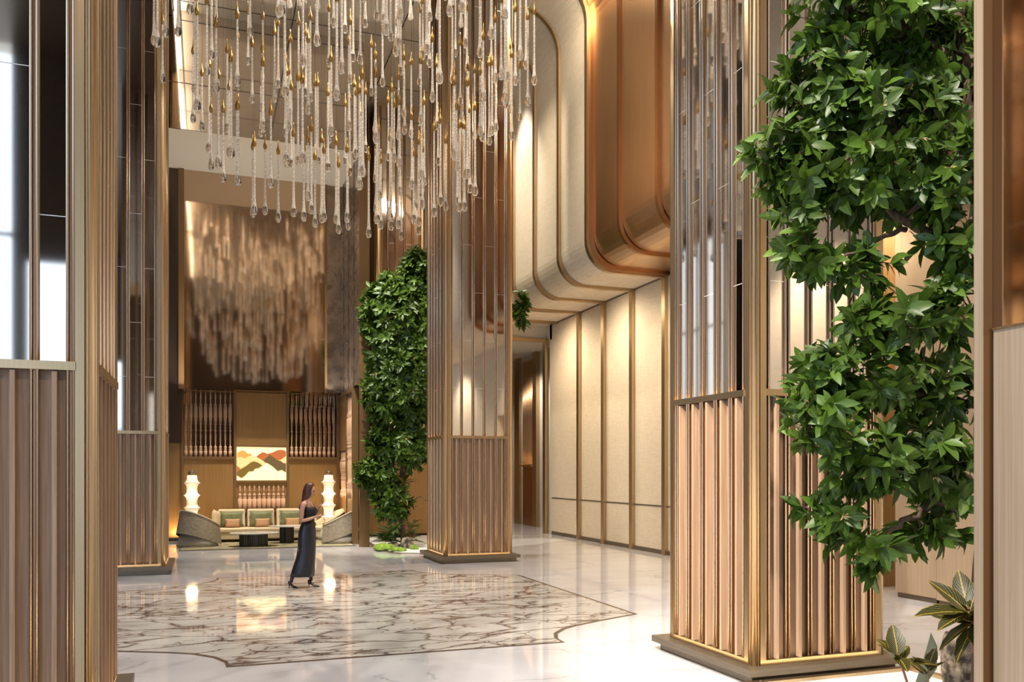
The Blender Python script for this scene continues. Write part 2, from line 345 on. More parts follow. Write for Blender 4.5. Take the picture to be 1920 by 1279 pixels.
# back wall of the street side, with tall glazing behind the camera
mb = MB(); WY = -11.5
mb.box(-13, -10.5, WY - .3, WY, 0, CEIL).box(-4.6, -4.35, WY - .3, WY, 0, CEIL).box(-4.35, -2.6, WY - .3, WY, 7.4, CEIL).box(-2.6, 17, WY - .3, WY, 0, CEIL)
struct(mb.build('wall_front', 'dark_wall'))
mb = MB()
for x in (-10.5, -8.5, -6.55, -4.68): mb.box(x, x + .08, WY - .2, WY - .05, 0, CEIL)
for z in (0, 4.0, 8.0): mb.box(-10.5, -2.6, WY - .19, WY - .06, z, z + .08)
struct(mb.build('window_1', 'dark_wall'))
mb = MB(); LX = -11.5
mb.box(LX - .3, LX, WY, -10, 0, CEIL).box(LX - .3, LX, -10, 7, 12.4, CEIL).box(LX - .3, LX, 7, 32, 0, CEIL)
struct(mb.build('wall_left', 'dark_wall'))
mb = MB()
for y in (-10, -6.6, -3.2, .2, 3.6, 6.92): mb.box(LX - .2, LX - .05, y, y + .08, 0, 12.4)
for z in (0, 4.2, 8.4): mb.box(LX - .19, LX - .06, -10, 7, z, z + .08)
struct(mb.build('window_2', 'dark_wall'))
# back wall: upper mirror, box bulkhead over the lounge
LY = 25.6
MY = 24.9; ZM = 4.2; x0, x1 = -11.5, onY(611, 500, MY)[0]
struct(MB().box(x0, -.62, MY, MY + .1, 2.72, 13).build('wall_left_of_lounge', 'dark_wall')).name = 'wall_back_left'
mm = MB().box(-.62, x1, MY, 25.62, ZM + .02, 10.3); struct(mm.build('wall_back', 'bronze_mirror'))
mb = MB().box(-.70, -.56, MY - .08, MY, ZM, 10.3).box(x1 - .03, x1 + .03, MY - .05, MY, ZM, 10.3); struct(mb.build('trim_2', 'ochre_frame'))
mb = MB().box(x1, 3.95, MY, 25.62, ZM + .02, 10.3).box(3.72, 3.86, 22.0, MY, ZM + .02, 10.3)
struct(mb.build('wall_back_side', 'stone_mirror'))
mb = MB()
for y in (22.8, 23.7, 24.6): mb.box(3.712, 3.719, y, y + .012, 4.17, 10.3)
for z in (5.6, 7.2, 8.8): mb.box(3.712, 3.719, 22.02, 25.46, z, z + .01)
struct(mb.build('trim_3', 'black'))
struct(MB().box(3.72, 3.98, 21.95, 22.0, 0, 10.3).box(3.86, 3.98, 22.0, 25.5, 4.17, 10.3).build('trim_4', 'ochre_frame'))
mb = MB().box(-11.5, 3.85, 22.02, 25.7, 10.2, CEIL); struct(mb.build('wall_bulkhead', 'white_wall'))
mb = MB().box(-11.5, 3.85, 21.98, 22.02, 11.32, CEIL - .01).box(-11.5, 3.85, 21.98, 22.02, 10.2, 11.30); struct(mb.build('wall_bulkhead_front', 'mirror'))
# back wall between side column and corridor, corridor
struct(MB().box(6.45, 7.6, 25.3, 25.6, 0, 6.05).box(6.35, 10.4, 24.9, 25.3, 6.05, 7.0).box(10.1, 10.4, 24.42, 24.9, 6.05, 7.0).build('wall_back_right', 'white_wall'))
struct(MB().box(7.3, 11.2, 25.3, 32, 6.15, 6.3).build('ceiling_corridor', 'white_wall'))
struct(MB().box(5, 12.5, 31.8, 32, 0, 6.3).build('wall_corridor_end', 'ochre'))
struct(MB().box(11.0, 11.2, 24.0, 31.8, 0, 6.3).build('wall_corridor', 'white_wall'))
struct(MB().box(3.9, 8.25, 27.0, 27.2, 6.1, CEIL).box(3.98, 6.7, 27.0, 27.2, 0, 6.1).build('wall_back_upper', 'white_wall'))
struct(MB().box(-13, 17, 32, 32.2, 0, CEIL).build('wall_back_far', 'dark_wall'))
struct(MB().box(17, 17.2, WY, 32, 0, CEIL).build('wall_right_far', 'dark_wall'))
struct(MB().box(10.1, 11.0, 24.42, 24.6, 0, 7.2).build('wall_corridor_return', 'white_wall'))
mb = MB().box(6.2, 10.1, 24.82, 24.9, 6.0, 6.12).box(9.98, 10.1, 24.70, 24.9, 0, 6.12); struct(mb.build('door_1', 'bronze_frame'))
# corridor niches on its right wall
def Yc(px): return onX(px, 900, 10.98)[0]
mb = MB().box(10.86, 11.0, Yc(1011), Yc(1004), 0, 6.15).box(10.9, 11.0, Yc(1027), Yc(1022), 0, 6.15).box(10.9, 11, Yc(977), Yc(968), 0, 6.15)
struct(mb.build('trim_5', 'bronze_frame'))
nt = thing('fluted_niche_cabinet', 'tall bronze niche with fluted upper panel and shelf in the far corridor', 'cabinet', (10.93, Yc(993), 0))
yy0, yy1 = Yc(1004) - Yc(993), Yc(982.5) - Yc(993)
mb = MB().box(0, .06, yy0, yy1, 2.15, 5.95)
k = yy0
while k < yy1: mb.tube([(0, k, 2.2), (0, k, 5.9)], .012, 6); k += .06
mb.build('fluted_panel', 'bronze', nt); MB().box(.0, .06, yy0, yy1, 0, 2.15).build('lower_panel', 'copper', nt)
MB().box(-.14, .0, yy0, yy1, 2.12, 2.18).build('shelf', 'gold', nt)
# right wall, fabric panels with bronze strips
RX, RH = 10.1, 6.52
struct(MB().box(RX, RX + .3, 11.4, 24.42, 0, RH).box(RX, RX + .3, 11.4 - .0, 11.41, 0, RH).build('wall_right', 'fabric'))
mb = MB().box(RX - .008, RX, 11.4, 24.42, 1.115, 1.145).box(RX - .02, RX, 11.4, 24.42, RH - .035, RH).box(RX - .015, RX, 11.4, 24.42, 0, .1)
struct(mb.build('baseboard_right', 'plinth'))
ribs_lo = [24.3, 22.3, 20.69, 19.07, 17.45, 15.85, 14.25, 12.65]
mb = MB()
for y in ribs_lo[1:]: mb.box(RX - .09, RX, y - .075, y + .075, 0, RH)
struct(mb.build('trim_6', 'bronze_frame'))
# piers and openings further right
mb = MB().box(RX, RX + .6, 9.66, 10.45, .08, RH).box(RX - .1, RX + .5, 7.2, 9.56, .08, RH); struct(mb.build('wall_right_pier', 'brush_beige'))
struct(MB().box(RX + .03, RX + .57, 9.68, 10.43, 0, .08).box(RX - .07, RX + .47, 7.22, 9.54, 0, .08).build('baseboard_pier', 'plinth'))
struct(MB().box(RX + .1, RX + .5, 9.56, 9.66, 0, RH).box(RX + .6, 13.4, 11.4, 11.6, 0, RH).build('trim_7', 'ochre'))
struct(MB().box(RX, RX + .3, WY, 5.2, 0, RH).box(RX, RX + .2, 5.2, 7.2, 4.0, RH).build('wall_right_near', 'fabric'))
struct(MB().box(13.3, 13.5, WY, 14, 0, RH).box(RX + .3, 13.3, 13.9, 14.1, 0, RH).build('wall_side_room', 'white_wall'))
struct(MB().box(RX + .3, 13.3, 5, 14, RH, RH + .2).build('ceiling_side_room', 'bronze'))
# curved coffer profile of the right side (x, z) running along the hall
def coffer(off=0.0, rb=.7, rt=1.0, X=8.1, n=10):
    p = [(RX, RH + off)]; X = X + off
    for i in range(n + 1):
        a = -PI / 2 - i / n * PI / 2; p.append((X + rb + rb * math.cos(a), RH + off + rb + rb * math.sin(a)))
    for i in range(n + 1):
        a = i / n * PI / 2; p.append((X - rt + rt * math.cos(a), CEIL - rt + rt * math.sin(a)))
    return p
def strip(prof, y0, y1, depth, name, m):
    """a band of the coffer: prof swept in y, given thickness inward"""
    n = len(prof); nr = []
    for i in range(n):
        a = Vector((prof[min(i + 1, n - 1)][0] - prof[max(i - 1, 0)][0], prof[min(i + 1, n - 1)][1] - prof[max(i - 1, 0)][1])).normalized()
        nr.append((a.y, -a.x))
    back = [(p[0] + q[0] * depth, p[1] + q[1] * depth) for p, q in zip(prof, nr)]
    rings = [[(x, y, z) for x, z in prof] + [(x, y, z) for x, z in back[::-1]] for y in (y0, y1)]
    mb = MB().loft(rings, smooth=False); return mb.build(name, m)
pf = coffer()
struct(strip(pf, 17.45, 27.0, .15, 'wall_coffer_far', 'fabric')); struct(strip(pf, WY, 8.3, .15, 'wall_coffer_near', 'fabric'))
struct(strip(coffer(.05), 8.3, 17.45, .15, 'wall_coffer_bronze', 'bronze'))
for i, y in enumerate([24.0, 22.3, 20.69, 19.07, 17.45]):
    struct(strip(coffer(-.07), y - .07, y + .06, .09, 'trim_%d' % (8 + i), 'bronze_frame'))
for i, y in enumerate([17.33, 15.95, 14.35, 12.75, 11.15, 9.55, 8.3]):
    struct(strip(coffer(-.02), y - .05, y + .05, .08, 'trim_%d' % (20 + i), 'copper'))
# floor medallion
q = [(3.85, 8.92), (3.86, 9.14), (3.97, 9.42), (4.18, 9.67), (4.42, 9.83), (4.78, 10.01), (5.15, 10.18), (5.55, 10.35)]
cx, cy = 2.02, 12.69
quad = q + [(x, 2 * cy - y) for x, y in q[::-1]]; poly = quad + [(2 * cx - x, y) for x, y in quad[::-1]]
inn = [(cx + (x - cx) * .983, cy + (y - cy) * .985) for x, y in poly]
struct(MB().prism(poly, 'z', 0, .002).build('floor_border_inlay', 'border')); struct(MB().prism(inn, 'z', .0, .004).build('floor_medallion', 'medallion'))

# ------------------------------------------------------------------ columns
PH, TZ, S, NT = .15, 2.714, 1.56, .08
def rod_pair(mb, u, z0, z1, P, wdt=.017):
    for du in (-.019, .019):
        a = P(u + du, .012, z0); b = P(u + du, .012, z1); mb.tube([a, b], .0105, 8, 0)
    return mb
def column(X, Y, label, top=CEIL, ochre=False):
    t = thing('lobby_column', label, 'column', (X, Y, 0))
    S2 = S
    core = MB().box(NT + .05, S2 - NT - .05, NT + .05, S2 - NT - .05, 0, top).build('core', 'rod_dark', t)
    for fi, F in enumerate([lambda u, o, z: (u, -o, z), lambda u, o, z: (-o, S2 - u, z), lambda u, o, z: (S2 + o, u, z), lambda u, o, z: (S2 - u, S2 + o, z)]):
        def bx(mb, u0, u1, o0, o1, z0, z1, mi=0):
            a = F(u0, o0, z0); b = F(u1, o1, z1); mb.box(a[0], b[0], a[1], b[1], a[2], b[2], mi)
        w0, w1 = NT, S2 - NT; pw = .06; n = 5; bw = (w1 - w0 - 2 * pw) / n
        mb = MB(); bx(mb, w0 + pw, w1 - pw, -.13, -.045, TZ, top - .1)
        for b in range(n):
            z = 3.73 + (1.02 if b % 2 else 0)
            while z < top: bx(mb, w0 + pw + b * bw, w0 + pw + (b + 1) * bw, -.0455, -.0442, z, z + .006, 1); z += 2.05
        mb.build('mirror_panel', ['mirror', 'seam'], t)
        mb = MB(); bx(mb, w0 + pw, w1 - pw, -.13, -.06, PH + .05, TZ - .06)
        for b in range(n):
            m_ = w0 + pw + (b + .5) * bw; bx(mb, m_ - .016, m_ + .016, -.06, .004, PH + .055, TZ - .07, 1)
        mb.build('wood_panelling', ['wood', 'wood_fin'], t)
        mb = MB()
        for u in (w0, w1 - pw): bx(mb, u, u + pw, -.13, .0, PH, top)
        bx(mb, w0 + pw, w1 - pw, -.12, -.0, PH, PH + .05); bx(mb, w0 + pw, w1 - pw, -.06, 0, top - .1, top)
        mb.build('face_frame', 'bronze_frame' if fi != 0 else 'gold', t)
        mb = MB(); bx(mb, w0 + pw - .004, w1 - pw + .004, -.05, .012, TZ - .06, TZ); mb.build('trim_rail', 'gold', t)
        for b in range(n + 1):
            u = w0 + pw + b * bw; u += .03 * (b == 0) - .03 * (b == n)
            mb = MB(); rod_pair(mb, u, PH + .06, top - .1, lambda a, o, z: F(a, o - .035, z)); bx(mb, u - .022, u + .022, -.062, -.035, PH + .05, top - .1, 1)
            mb.build('metal_rod_pair', ['rod', 'rod_dark'], t)
    for (a, b) in ((0, 0), (1, 0), (0, 1), (1, 1)):
        mb = MB(); ex = NT if a == 0 else S2 - NT; ey = NT if b == 0 else S2 - NT
        sx = -1 if a == 0 else 1; sy = -1 if b == 0 else 1
        mb.tube([(ex + sx * .03, ey + sy * .03, PH), (ex + sx * .03, ey + sy * .03, top)], .034, 12)
        mb.tube([(ex + sx * .062, ey + sy * .012, PH), (ex + sx * .062, ey + sy * .012, top)], .012, 8)
        mb.tube([(ex + sx * .012, ey + sy * .062, PH), (ex + sx * .012, ey + sy * .062, top)], .012, 8)
        mb.build('corner_tube', 'gold', t)
    mb = MB().box(-.05, S2 + .05, -.05, S2 + .05, 0, .085).box(-.12, S2 + .12, -.12, S2 + .12, .085, PH)
    mb.build('plinth', 'plinth', t)
    return t
COL = [(4.74, 6.62, 'slatted wood and bronze-mirror column in the right foreground beside the leafy tree'),
       (4.74, 17.42, 'middle-distance mirrored column with wood slats right of the chandelier'),
       (-.72 - S, 6.62, 'closest column at the left edge of the picture, wood slats below bright mirror'),
       (-.72 - S, 17.42, 'dark mirrored column at left, between the nearest column and the lounge'),
       (4.77, 25.4, 'farthest mirrored column, its top showing above the distant tree')]
for x, y, l in COL: column(x, y, l)
# hidden LED strips in the plinths graze the column faces from below
for x, y, fx in ((4.74, 6.62, 0), (4.74, 17.42, 0), (-.72 - S, 6.62, 1), (-.72 - S, 17.42, 1)):
    light('plinth_led', 'AREA', (x + S / 2, y - .075, PH + .012), 1.3, (1, .72, .42), (x + S / 2, y - .02, 3), S - .1, .03)
    sx = x - .075 if fx == 0 else x + S + .075
    o = light('plinth_led', 'AREA', (sx, y + S / 2, PH + .012), 1.3, (1, .72, .42), None, .03, S - .1)
    o.rotation_euler = (PI, 0, 0)
# jamb column at the right edge
t = thing('foreground_jamb_column', 'brushed metal jamb with mirror top filling the right edge of the picture', 'column', (3.9, 1.0, 0))
Y1 = onX(1826, 900, 3.88)[0] - 1.0
MB().box(.07, .9, 0, Y1 - .02, 0, CEIL).build('core', 'copper', t)
MB().box(-.02, -.012, Y1 - .053, Y1 + .0, 0, CEIL).box(-.012, .09, Y1 - .053, Y1, 0, CEIL, 1).build('corner_post', ['brush_beige', 'reveal'], t)
MB().box(.045, .085, .0, Y1 - .065, 0, 2.70).build('brushed_panel', 'brush_beige', t)
MB().box(.04, .09, .0, Y1 - .06, 2.70, 2.714).build('trim_rail', 'gold', t)
MB().box(.055, .085, .0, Y1 - .055, 2.714, CEIL).build('mirror_panel', 'bronze_mirror', t)

# ------------------------------------------------------------------ lounge wall
def balu(px0, px1, n, z0, z1, y, short=False): pass
BP = [(.0, .046), (.09, .047), (.10, .03), (.115, .05), (.13, .03), (.15, .048), (.165, .022), (.20, .02), (.26, .026), (.32, .034), (.36, .024), (.38, .02), (.40, .04), (.42, .02), (.45, .034),
      (.48, .02), (.50, .043), (.515, .02), (.53, .047), (.545, .03), (.56, .05), (.58, .036), (.60, .05), (.76, .05), (.775, .03), (.79, .05), (.81, .026), (.85, .02), (.90, .028), (.95, .02), (1, .008)]
def baluster_mesh(h, name, m='turned', rs=1.0, prof=BP):
    if prof is BP: prof = [(a_, r_ if r_ > .035 else r_ * .8) for a_, r_ in prof]
    return MB().lathe([(r * rs, zz * h) for zz, r in prof], n=10).mesh(name, m)
def put(me, name, parent, loc):
    o = bpy.data.objects.new(name, me); C.objects.link(o); o.parent = parent; o.location = loc; return o
FY = LY - .16
def z_(py, px=490): return onY(px, py, FY)[1]
def x_(px): return onY(px, 900, FY)[0]
lw = thing('lounge_wall_screen', 'ochre panelled feature wall with turned spindle windows behind the sofa', 'wall screen', (x_(490), FY, 0))
L0 = x_(490)
def bxw(mb, px0, px1, py0, py1, y0, y1): mb.box(x_(px0) - L0, x_(px1) - L0, y0, y1, z_(py1), z_(py0)); return mb
ZT = z_(734)
mb = MB()
for a, b in ((340, 344), (438.5, 443), (537.5, 541.5), (631, 637)): mb.box(x_(a) - L0, x_(b) - L0, -.06, .08, 0, ZT)
bxw(mb, 340, 637, 731, 736, -.06, .08); bxw(mb, 343, 440, 857, 861.5, -.055, .08); bxw(mb, 541, 632, 857, 861.5, -.055, .08); bxw(mb, 442, 538, 833.5, 838, -.055, .08); bxw(mb, 442, 538, 901, 905, -.055, .08)
mb.build('frame', 'ochre_frame', lw, .004)
mb = MB(); bxw(mb, 344, 438.5, 861.5, 1011, 0, .05); bxw(mb, 541.5, 631, 861.5, 1011, 0, .05); bxw(mb, 443, 537.5, 737, 834, 0, .05); bxw(mb, 443, 537.5, 905, 1011, 0, .05)
mb.build('panel', 'ochre', lw)
ZA = z_(1014)
bh = z_(736) - z_(857); bm_ = baluster_mesh(bh, 'baluster', rs=1.0)
for i in range(10): put(bm_, 'baluster', lw, (x_(348.5 + i * 9.25) - L0, .02, z_(857)))
for i in range(10): put(bm_, 'baluster', lw, (x_(547 + i * 8.7) - L0, .02, z_(857)))
hp = [(.0, .03), (.03, .05), (.06, .03), (.08, .05), (.50, .05), (.52, .03), (.56, .052), (.60, .03), (.63, .05), (.67, .022), (.72, .012), (.76, .02), (.80, .03), (.84, .014), (.9, .028), (.95, .018), (1, .003)]
sm = baluster_mesh(z_(909) - z_(961), 'carved_spindle', rs=1.25, prof=hp)
for i in range(10): put(sm, 'carved_spindle', lw, (x_(450 + i * 9) - L0, -.005, z_(961)))
# lower header wall at the left of the lounge
struct(MB().box(-11.5, x_(340), LY - .1, LY + .1, .1, 3.0).build('wall_lounge_left', 'ochre')); struct(MB().box(-11.5, x_(340), LY - .11, LY, 0, .1).build('baseboard_lounge', 'black'))
# mirror behind the spindle windows
struct(MB().box(x_(634), 3.76, LY - .12, LY, 0, 4.2).build('wall_lounge_right', 'ochre'))
struct(MB().box(x_(340), x_(637), LY + .02, LY + .06, 0, 4.3).build('wall_lounge_mirror', 'bronze_mirror'))
# side screen on the right of the lounge
sd = thing('side_screen', 'narrow ochre side screen with turned spindles at the right end of the lounge', 'wall screen', (3.72, 22.95, 0))
SL = LY - .25 - 22.95
MB().box(.0, .05, -.0, SL, 0, 1.2).build('panel', 'ochre', sd); MB().box(0, .05, SL * .45, SL, 2.55, 4.1).build('panel', 'ochre', sd)
MB().box(-.04, .12, -.12, .0, 0, 4.2).box(-.03, .1, 0, SL, 4.1, 4.2).box(-.03, .1, SL * .43, SL * .47, 0, 4.1).build('frame', 'ochre_frame', sd, .004)
MB().box(.07, .1, 0, SL, 0, 4.15).build('backing', 'ochre_frame', sd)
b2 = baluster_mesh(2.9, 'baluster'); b3 = baluster_mesh(1.35, 'baluster', rs=1.1)
for i in range(9): put(b2, 'baluster', sd, (.03, .1 + i * SL * .43 / 9, 1.2))
for i in range(10): put(b3, 'baluster', sd, (.03, SL * .5 + i * SL * .48 / 10, 1.2))
mb = MB().box(4.0, 4.3, 24.6, 25.3, 0, 2.9); struct(mb.build('wall_planter_side', 'dark_wall'))
struct(MB().box(3.98, 6.6, 25.15, 25.25, .08, 2.9).build('wall_planter', 'ochre')); struct(MB().box(3.98, 6.6, 25.16, 25.24, 0, .08).build('baseboard_planter', 'black'))
# backlit mountain artwork
art = thing('backlit_mountain_artwork', 'glowing marquetry panel of layered orange and brown mountains above the sofa', 'artwork', (L0, FY - .03, z_(901)))
def AP(pts): # crop pixels -> panel local
    o = []
    for (cx_, cy_) in pts:
        px = 440 + cx_ / 9.838; py = 830 + cy_ / 9.838; o.append((x_(px) - L0, z_(py) - z_(901)))
    return o
MB().prism(AP([(38, 80), (950, 88), (950, 695), (38, 695)]), 'y', .0, .03).build('sky_inlay', 'art_pale', art)
for nm, m, d, P_ in (
    ('peach_hill', 'art_peach', .004, [(40, 300), (120, 250), (320, 238), (430, 300), (575, 375), (500, 430), (420, 440), (250, 500), (100, 480), (40, 420)]),
    ('orange_peak', 'art_orange', .007, [(45, 195), (110, 155), (160, 145), (200, 165), (240, 205), (300, 210), (320, 238), (250, 255), (180, 300), (120, 260), (45, 285)]),
    ('rust_ridge', 'art_rust', .007, [(395, 265), (450, 215), (510, 178), (560, 185), (600, 210), (700, 180), (780, 140), (850, 128), (910, 140), (945, 160), (945, 260), (850, 320), (780, 325), (700, 300), (520, 335)]),
    ('pink_slope', 'art_peach', .009, [(945, 245), (945, 385), (900, 375), (830, 330)]),
    ('rust_foothill', 'art_rust', .009, [(38, 425), (110, 485), (60, 545), (38, 550)]),
    ('brown_ridge', 'art_dark', .011, [(520, 335), (600, 265), (640, 225), (690, 250), (780, 320), (840, 335), (900, 378), (945, 380), (945, 555), (870, 505), (790, 525), (700, 440), (600, 378), (575, 375)]),
    ('olive_hill', 'art_olive', .011, [(38, 550), (110, 490), (200, 440), (290, 370), (350, 345), (430, 370), (515, 425), (440, 470), (370, 485), (340, 530), (260, 535), (190, 610), (125, 655), (38, 605)])):
    MB().prism(AP(P_), 'y', -d, .0).build(nm, m, art)

# ------------------------------------------------------------------ lounge furniture
rg = thing('patterned_rug', 'olive and grey patterned rug under the lounge seating', 'rug', (1.5, 23.8, 0))
MB().box(-2.13, 2.2, -1.5, 1.35, .0, .012).build('border', 'rug_edge', rg); MB().box(-2.08, 2.15, -1.44, 1.3, .002, .018).build('pile', 'rug', rg)
def rbox(mb, x0, x1, y0, y1, z0, z1, mi=0): return mb.box(x0, x1, y0, y1, z0, z1, mi)
def cushion_mesh(w, h, t, m, n=8):
    rings = []
    mb = MB(); V = []; 
    for s in (1, -1):
        for i in range(n + 1):
            for j in range(n + 1):
                u, v = i / n * 2 - 1, j / n * 2 - 1
                k = ((1 - u ** 4) * (1 - v ** 4)) ** .5; pin = 1 - .07 * (1 - u * u) * abs(v) ** 2; pin2 = 1 - .07 * (1 - v * v) * abs(u) ** 2
                V.append((u * w / 2 * pin2, s * t / 2 * k, (v * h / 2) * pin + h / 2))
    N = (n + 1) ** 2; F = []
    for s in (0, 1):
        for i in range(n):
            for j in range(n): a = s * N + i * (n + 1) + j; F.append((a, a + 1, a + n + 2, a + n + 1))
    mb.add(V, F, 0, True); me = mb.mesh('cushion', m)
    bm = bmesh.new(); bm.from_mesh(me); bmesh.ops.remove_doubles(bm, verts=bm.verts, dist=.0005); bmesh.ops.recalc_face_normals(bm, faces=bm.faces); bm.to_mesh(me); bm.free(); return me
SY = 24.42
sx0 = onY(398, 960, 25)[0]; sx1 = onY(598, 960, 25)[0]; sw = sx1 - sx0
sf = thing('long_sofa', 'long cream sofa with three visible back sections against the ochre wall', 'sofa', (sx0, SY, .018))
MB().box(.12, sw - .12, .10, .85, 0, .07).build('plinth', 'black', sf)
MB().box(0, sw, .0, .9, .07, .26).build('seat_base', 'cushion_cream', sf, .03)
MB().box(0.0, sw, -.02, .72, .26, .37).build('seat_cushion', 'cushion_cream', sf, .03)
bxs = [408, 463, 518, 573, 598]
for i in range(4):
    a = onY(bxs[i] + 1, 960, 25)[0] - sx0; b = onY(bxs[i + 1] - 3, 960, 25)[0] - sx0
    mb = MB().add([(a, .62, .37), (b, .62, .37), (b, .86, .37), (a, .86, .37), (a, .74, .87), (b, .74, .87), (b, .88, .87), (a, .88, .87)], [(0, 3, 2, 1), (4, 5, 6, 7), (0, 1, 5, 4), (1, 2, 6, 5), (2, 3, 7, 6), (3, 0, 4, 7)])
    mb.build('back_cushion', 'cushion_cream', sf, .04)
gm = cushion_mesh(.66, .46, .15, 'cushion_green'); tm = cushion_mesh(.40, .25, .12, 'cushion_tan'); cm = cushion_mesh(.5, .5, .16, 'cushion_cream')
names = ['left', 'middle', 'right']
for i, px in enumerate((434, 490, 546)):
    w_ = ['on the left section of the sofa', 'on the middle section of the sofa', 'right beside the woman', 'hidden behind the woman'][i]
    x = onY(px, 960, 25)[0]
    o = bpy.data.objects.new('green_cushion', gm); C.objects.link(o); o.location = (x, SY + .55, .39); o.rotation_euler = (-.22, 0, 0)
    tag(o, 'large dark green cushion ' + w_, 'cushion', 'green cushions on the sofa')
    o = bpy.data.objects.new('tan_cushion', tm); C.objects.link(o); o.location = (x + .02, SY + .40, .39); o.rotation_euler = (-.25, 0, 0)
    tag(o, 'small tan lumbar cushion ' + w_, 'cushion', 'tan cushions on the sofa')
o = bpy.data.objects.new('cream_cushion', cm); C.objects.link(o); o.location = (sx0 + .1, SY + .35, .39); o.rotation_euler = (-.05, .18, 1.25)
tag(o, 'cream cushion leaning at the left end of the long sofa', 'cushion')
def oval_table(px0, px1, bpx0, bpx1, py, Y, ztop, label):
    x0 = onY(px0, py, Y)[0]; x1 = onY(px1, py, Y)[0]; b0 = onY(bpx0, py, Y)[0]; b1 = onY(bpx1, py, Y)[0]; cx_ = (x0 + x1) / 2
    t = thing('coffee_table', label, 'table', (cx_, Y, .018), 0, 'low tables on the rug'); rw = (x1 - x0) / 2
    MB().lathe([(rw * .97, ztop - .035), (rw, ztop - .02), (rw, ztop - .008), (rw * .985, ztop)], n=40, sy=.62).build('tabletop', 'table_top', t)
    bw_ = (b1 - b0) / 2; mb = MB(); n = 64
    prof = []
    for z in (0, ztop - .035):
        prof.append([((b0 + b1) / 2 - cx_ + bw_ * (1 + .02 * math.cos(k * PI)) * math.cos(2 * PI * k / n), bw_ * .6 * (1 + .02 * math.cos(k * PI)) * math.sin(2 * PI * k / n), z) for k in range(n)])
    mb.loft(prof, smooth=False).build('base', 'table_base', t)
oval_table(430, 524, 449, 502, 1000, 22.95, .36, 'larger low oval coffee table with white top and dark fluted base')
oval_table(503, 580, 524.5, 551, 1000, 23.75, .47, 'taller white-topped side table with dark drum base, behind the low oval one')
def armchair(loc, rz, label, m='weave', sc_=1.0):
    t = thing('barrel_armchair', label, 'armchair', loc, rz, 'armchairs facing the coffee tables')
    n = 28; A = math.radians(128)
    # plan: superellipse tub, open towards +x
    def P(a, r): return Vector((-math.cos(a) * r * (1.0), math.sin(a) * r, 0))
    outer_t, outer_b, inner_t, inner_b = [], [], [], []
    for i in range(n + 1):
        a = -A + 2 * A * i / n; k = max(0, math.cos(a * .70)); bk = k ** 1.3
        zt = .46 + .38 * bk; zb = .02 + .30 * bk ** 1.2
        ext = .12 * (1 - bk)
        po = P(a, .40); po.x += ext * 1.2; pb = P(a, .44 + .05 * bk); pb.x += ext * 1.2; pi = P(a, .335); pi.x += ext * 1.2
        outer_t.append((po.x, po.y, zt)); outer_b.append((pb.x, pb.y, zb)); inner_t.append((pi.x, pi.y, zt - .01)); inner_b.append((pi.x, pi.y, .25))
    MB().loft([outer_b, outer_t], closed=False, cap=False).loft([[(x, y, z - .0) for x, y, z in outer_t], [((x + u) / 2, (y + v) / 2, z + .012) for (x, y, z), (u, v, _) in zip(outer_t, inner_t)]], closed=False, cap=False) \
        .add([outer_b[0], outer_t[0], inner_t[0], inner_b[0]], [(0, 1, 2, 3)]).add([outer_b[-1], outer_t[-1], inner_t[-1], inner_b[-1]], [(0, 1, 2, 3)]).build('shell', m, t)
    MB().tube([Vector(p_) + Vector((0, 0, .008)) for p_ in outer_t], .016, 6).build('piping', 'cushion_cream', t)
    MB().loft([inner_b, inner_t, [((x + u) / 2, (y + v) / 2, z + .02) for (x, y, z), (u, v, _) in zip(outer_t, inner_t)]], closed=False, cap=False).build('lining', 'cushion_cream', t)
    MB().lathe([(.47, 0), (.45, .1), (.385, .3)], n=32).build('base', 'weave_light', t)
    MB().lathe([(.30, .24), (.33, .28), (.33, .36), (.30, .40), (.1, .42)], c=(.05, 0, 0), n=28).build('seat_cushion', 'cushion_cream', t)
    mb = MB(); me = cushion_mesh(.44, .34, .13, 'cushion_cream'); c = put(me, 'back_cushion', t, (-.16, 0, .40)); c.rotation_euler = (-.25, 0, PI / 2)
    t.scale = (sc_,) * 3
    return t
armchair((at(370, 1020, 21.9).x, at(370, 1020, 21.9).y + .2, .018), math.radians(38), 'grey woven barrel armchair at the left corner of the rug', sc_=1.1)
armchair((at(636, 1015, 23.2).x, at(636, 1015, 23.2).y - .1, .018), math.radians(165), 'grey woven barrel armchair at the right end of the rug', sc_=1.05)
armchair((at(618, 1010, 24.3).x + .05, at(618, 1010, 24.3).y + .02, .018), math.radians(195), 'olive barrel armchair just behind the right grey woven one', 'olive_shell')
def pagoda(x, y, label):
    t = thing('pagoda_floor_lamp', label, 'floor lamp', (x, y, .0), 0, 'stacked paper lamps beside the sofa')
    MB().lathe([(.17, 0), (.17, .03), (.03, .04), (.03, .14)], n=20).build('base', 'gold', t)
    pr = [(.12, .12)]
    for k in range(5):
        z = .30 + k * .335
        pr += [(.135, z - .17), (.145, z - .09), (.17, z - .04), (.215, z), (.165, z + .03), (.14, z + .08)]
    pr += [(.128, 1.80), (.125, 1.84)]
    o = MB().lathe(pr, n=24).build('shade', 'shade', t)
    MB().lathe([(.085, 1.84), (.10, 1.88), (.095, 1.93), (.06, 1.975), (.02, 1.99), (.012, 2.01)], n=20).build('glass_dome', 'glass_dome', t)
    light('lamp_glow', 'POINT', (x, y - .32, 1.3), 9, (1, .66, .32), size=.15)
p = onY(360, 900, 24.55); pagoda(p[0], 24.55, 'white pagoda-shaped floor lamp left of the sofa')
p = onY(617.5, 900, 24.9); pagoda(p[0], 25.05, 'white pagoda-shaped floor lamp right of the sofa, beside the woman')
light('wall_base_glow', 'AREA', (onY(332, 990, 25.4)[0], 25.2, .2), 8, (1, .6, .25), (onY(332, 990, 25.4)[0], 25.6, 1), .3, .1)

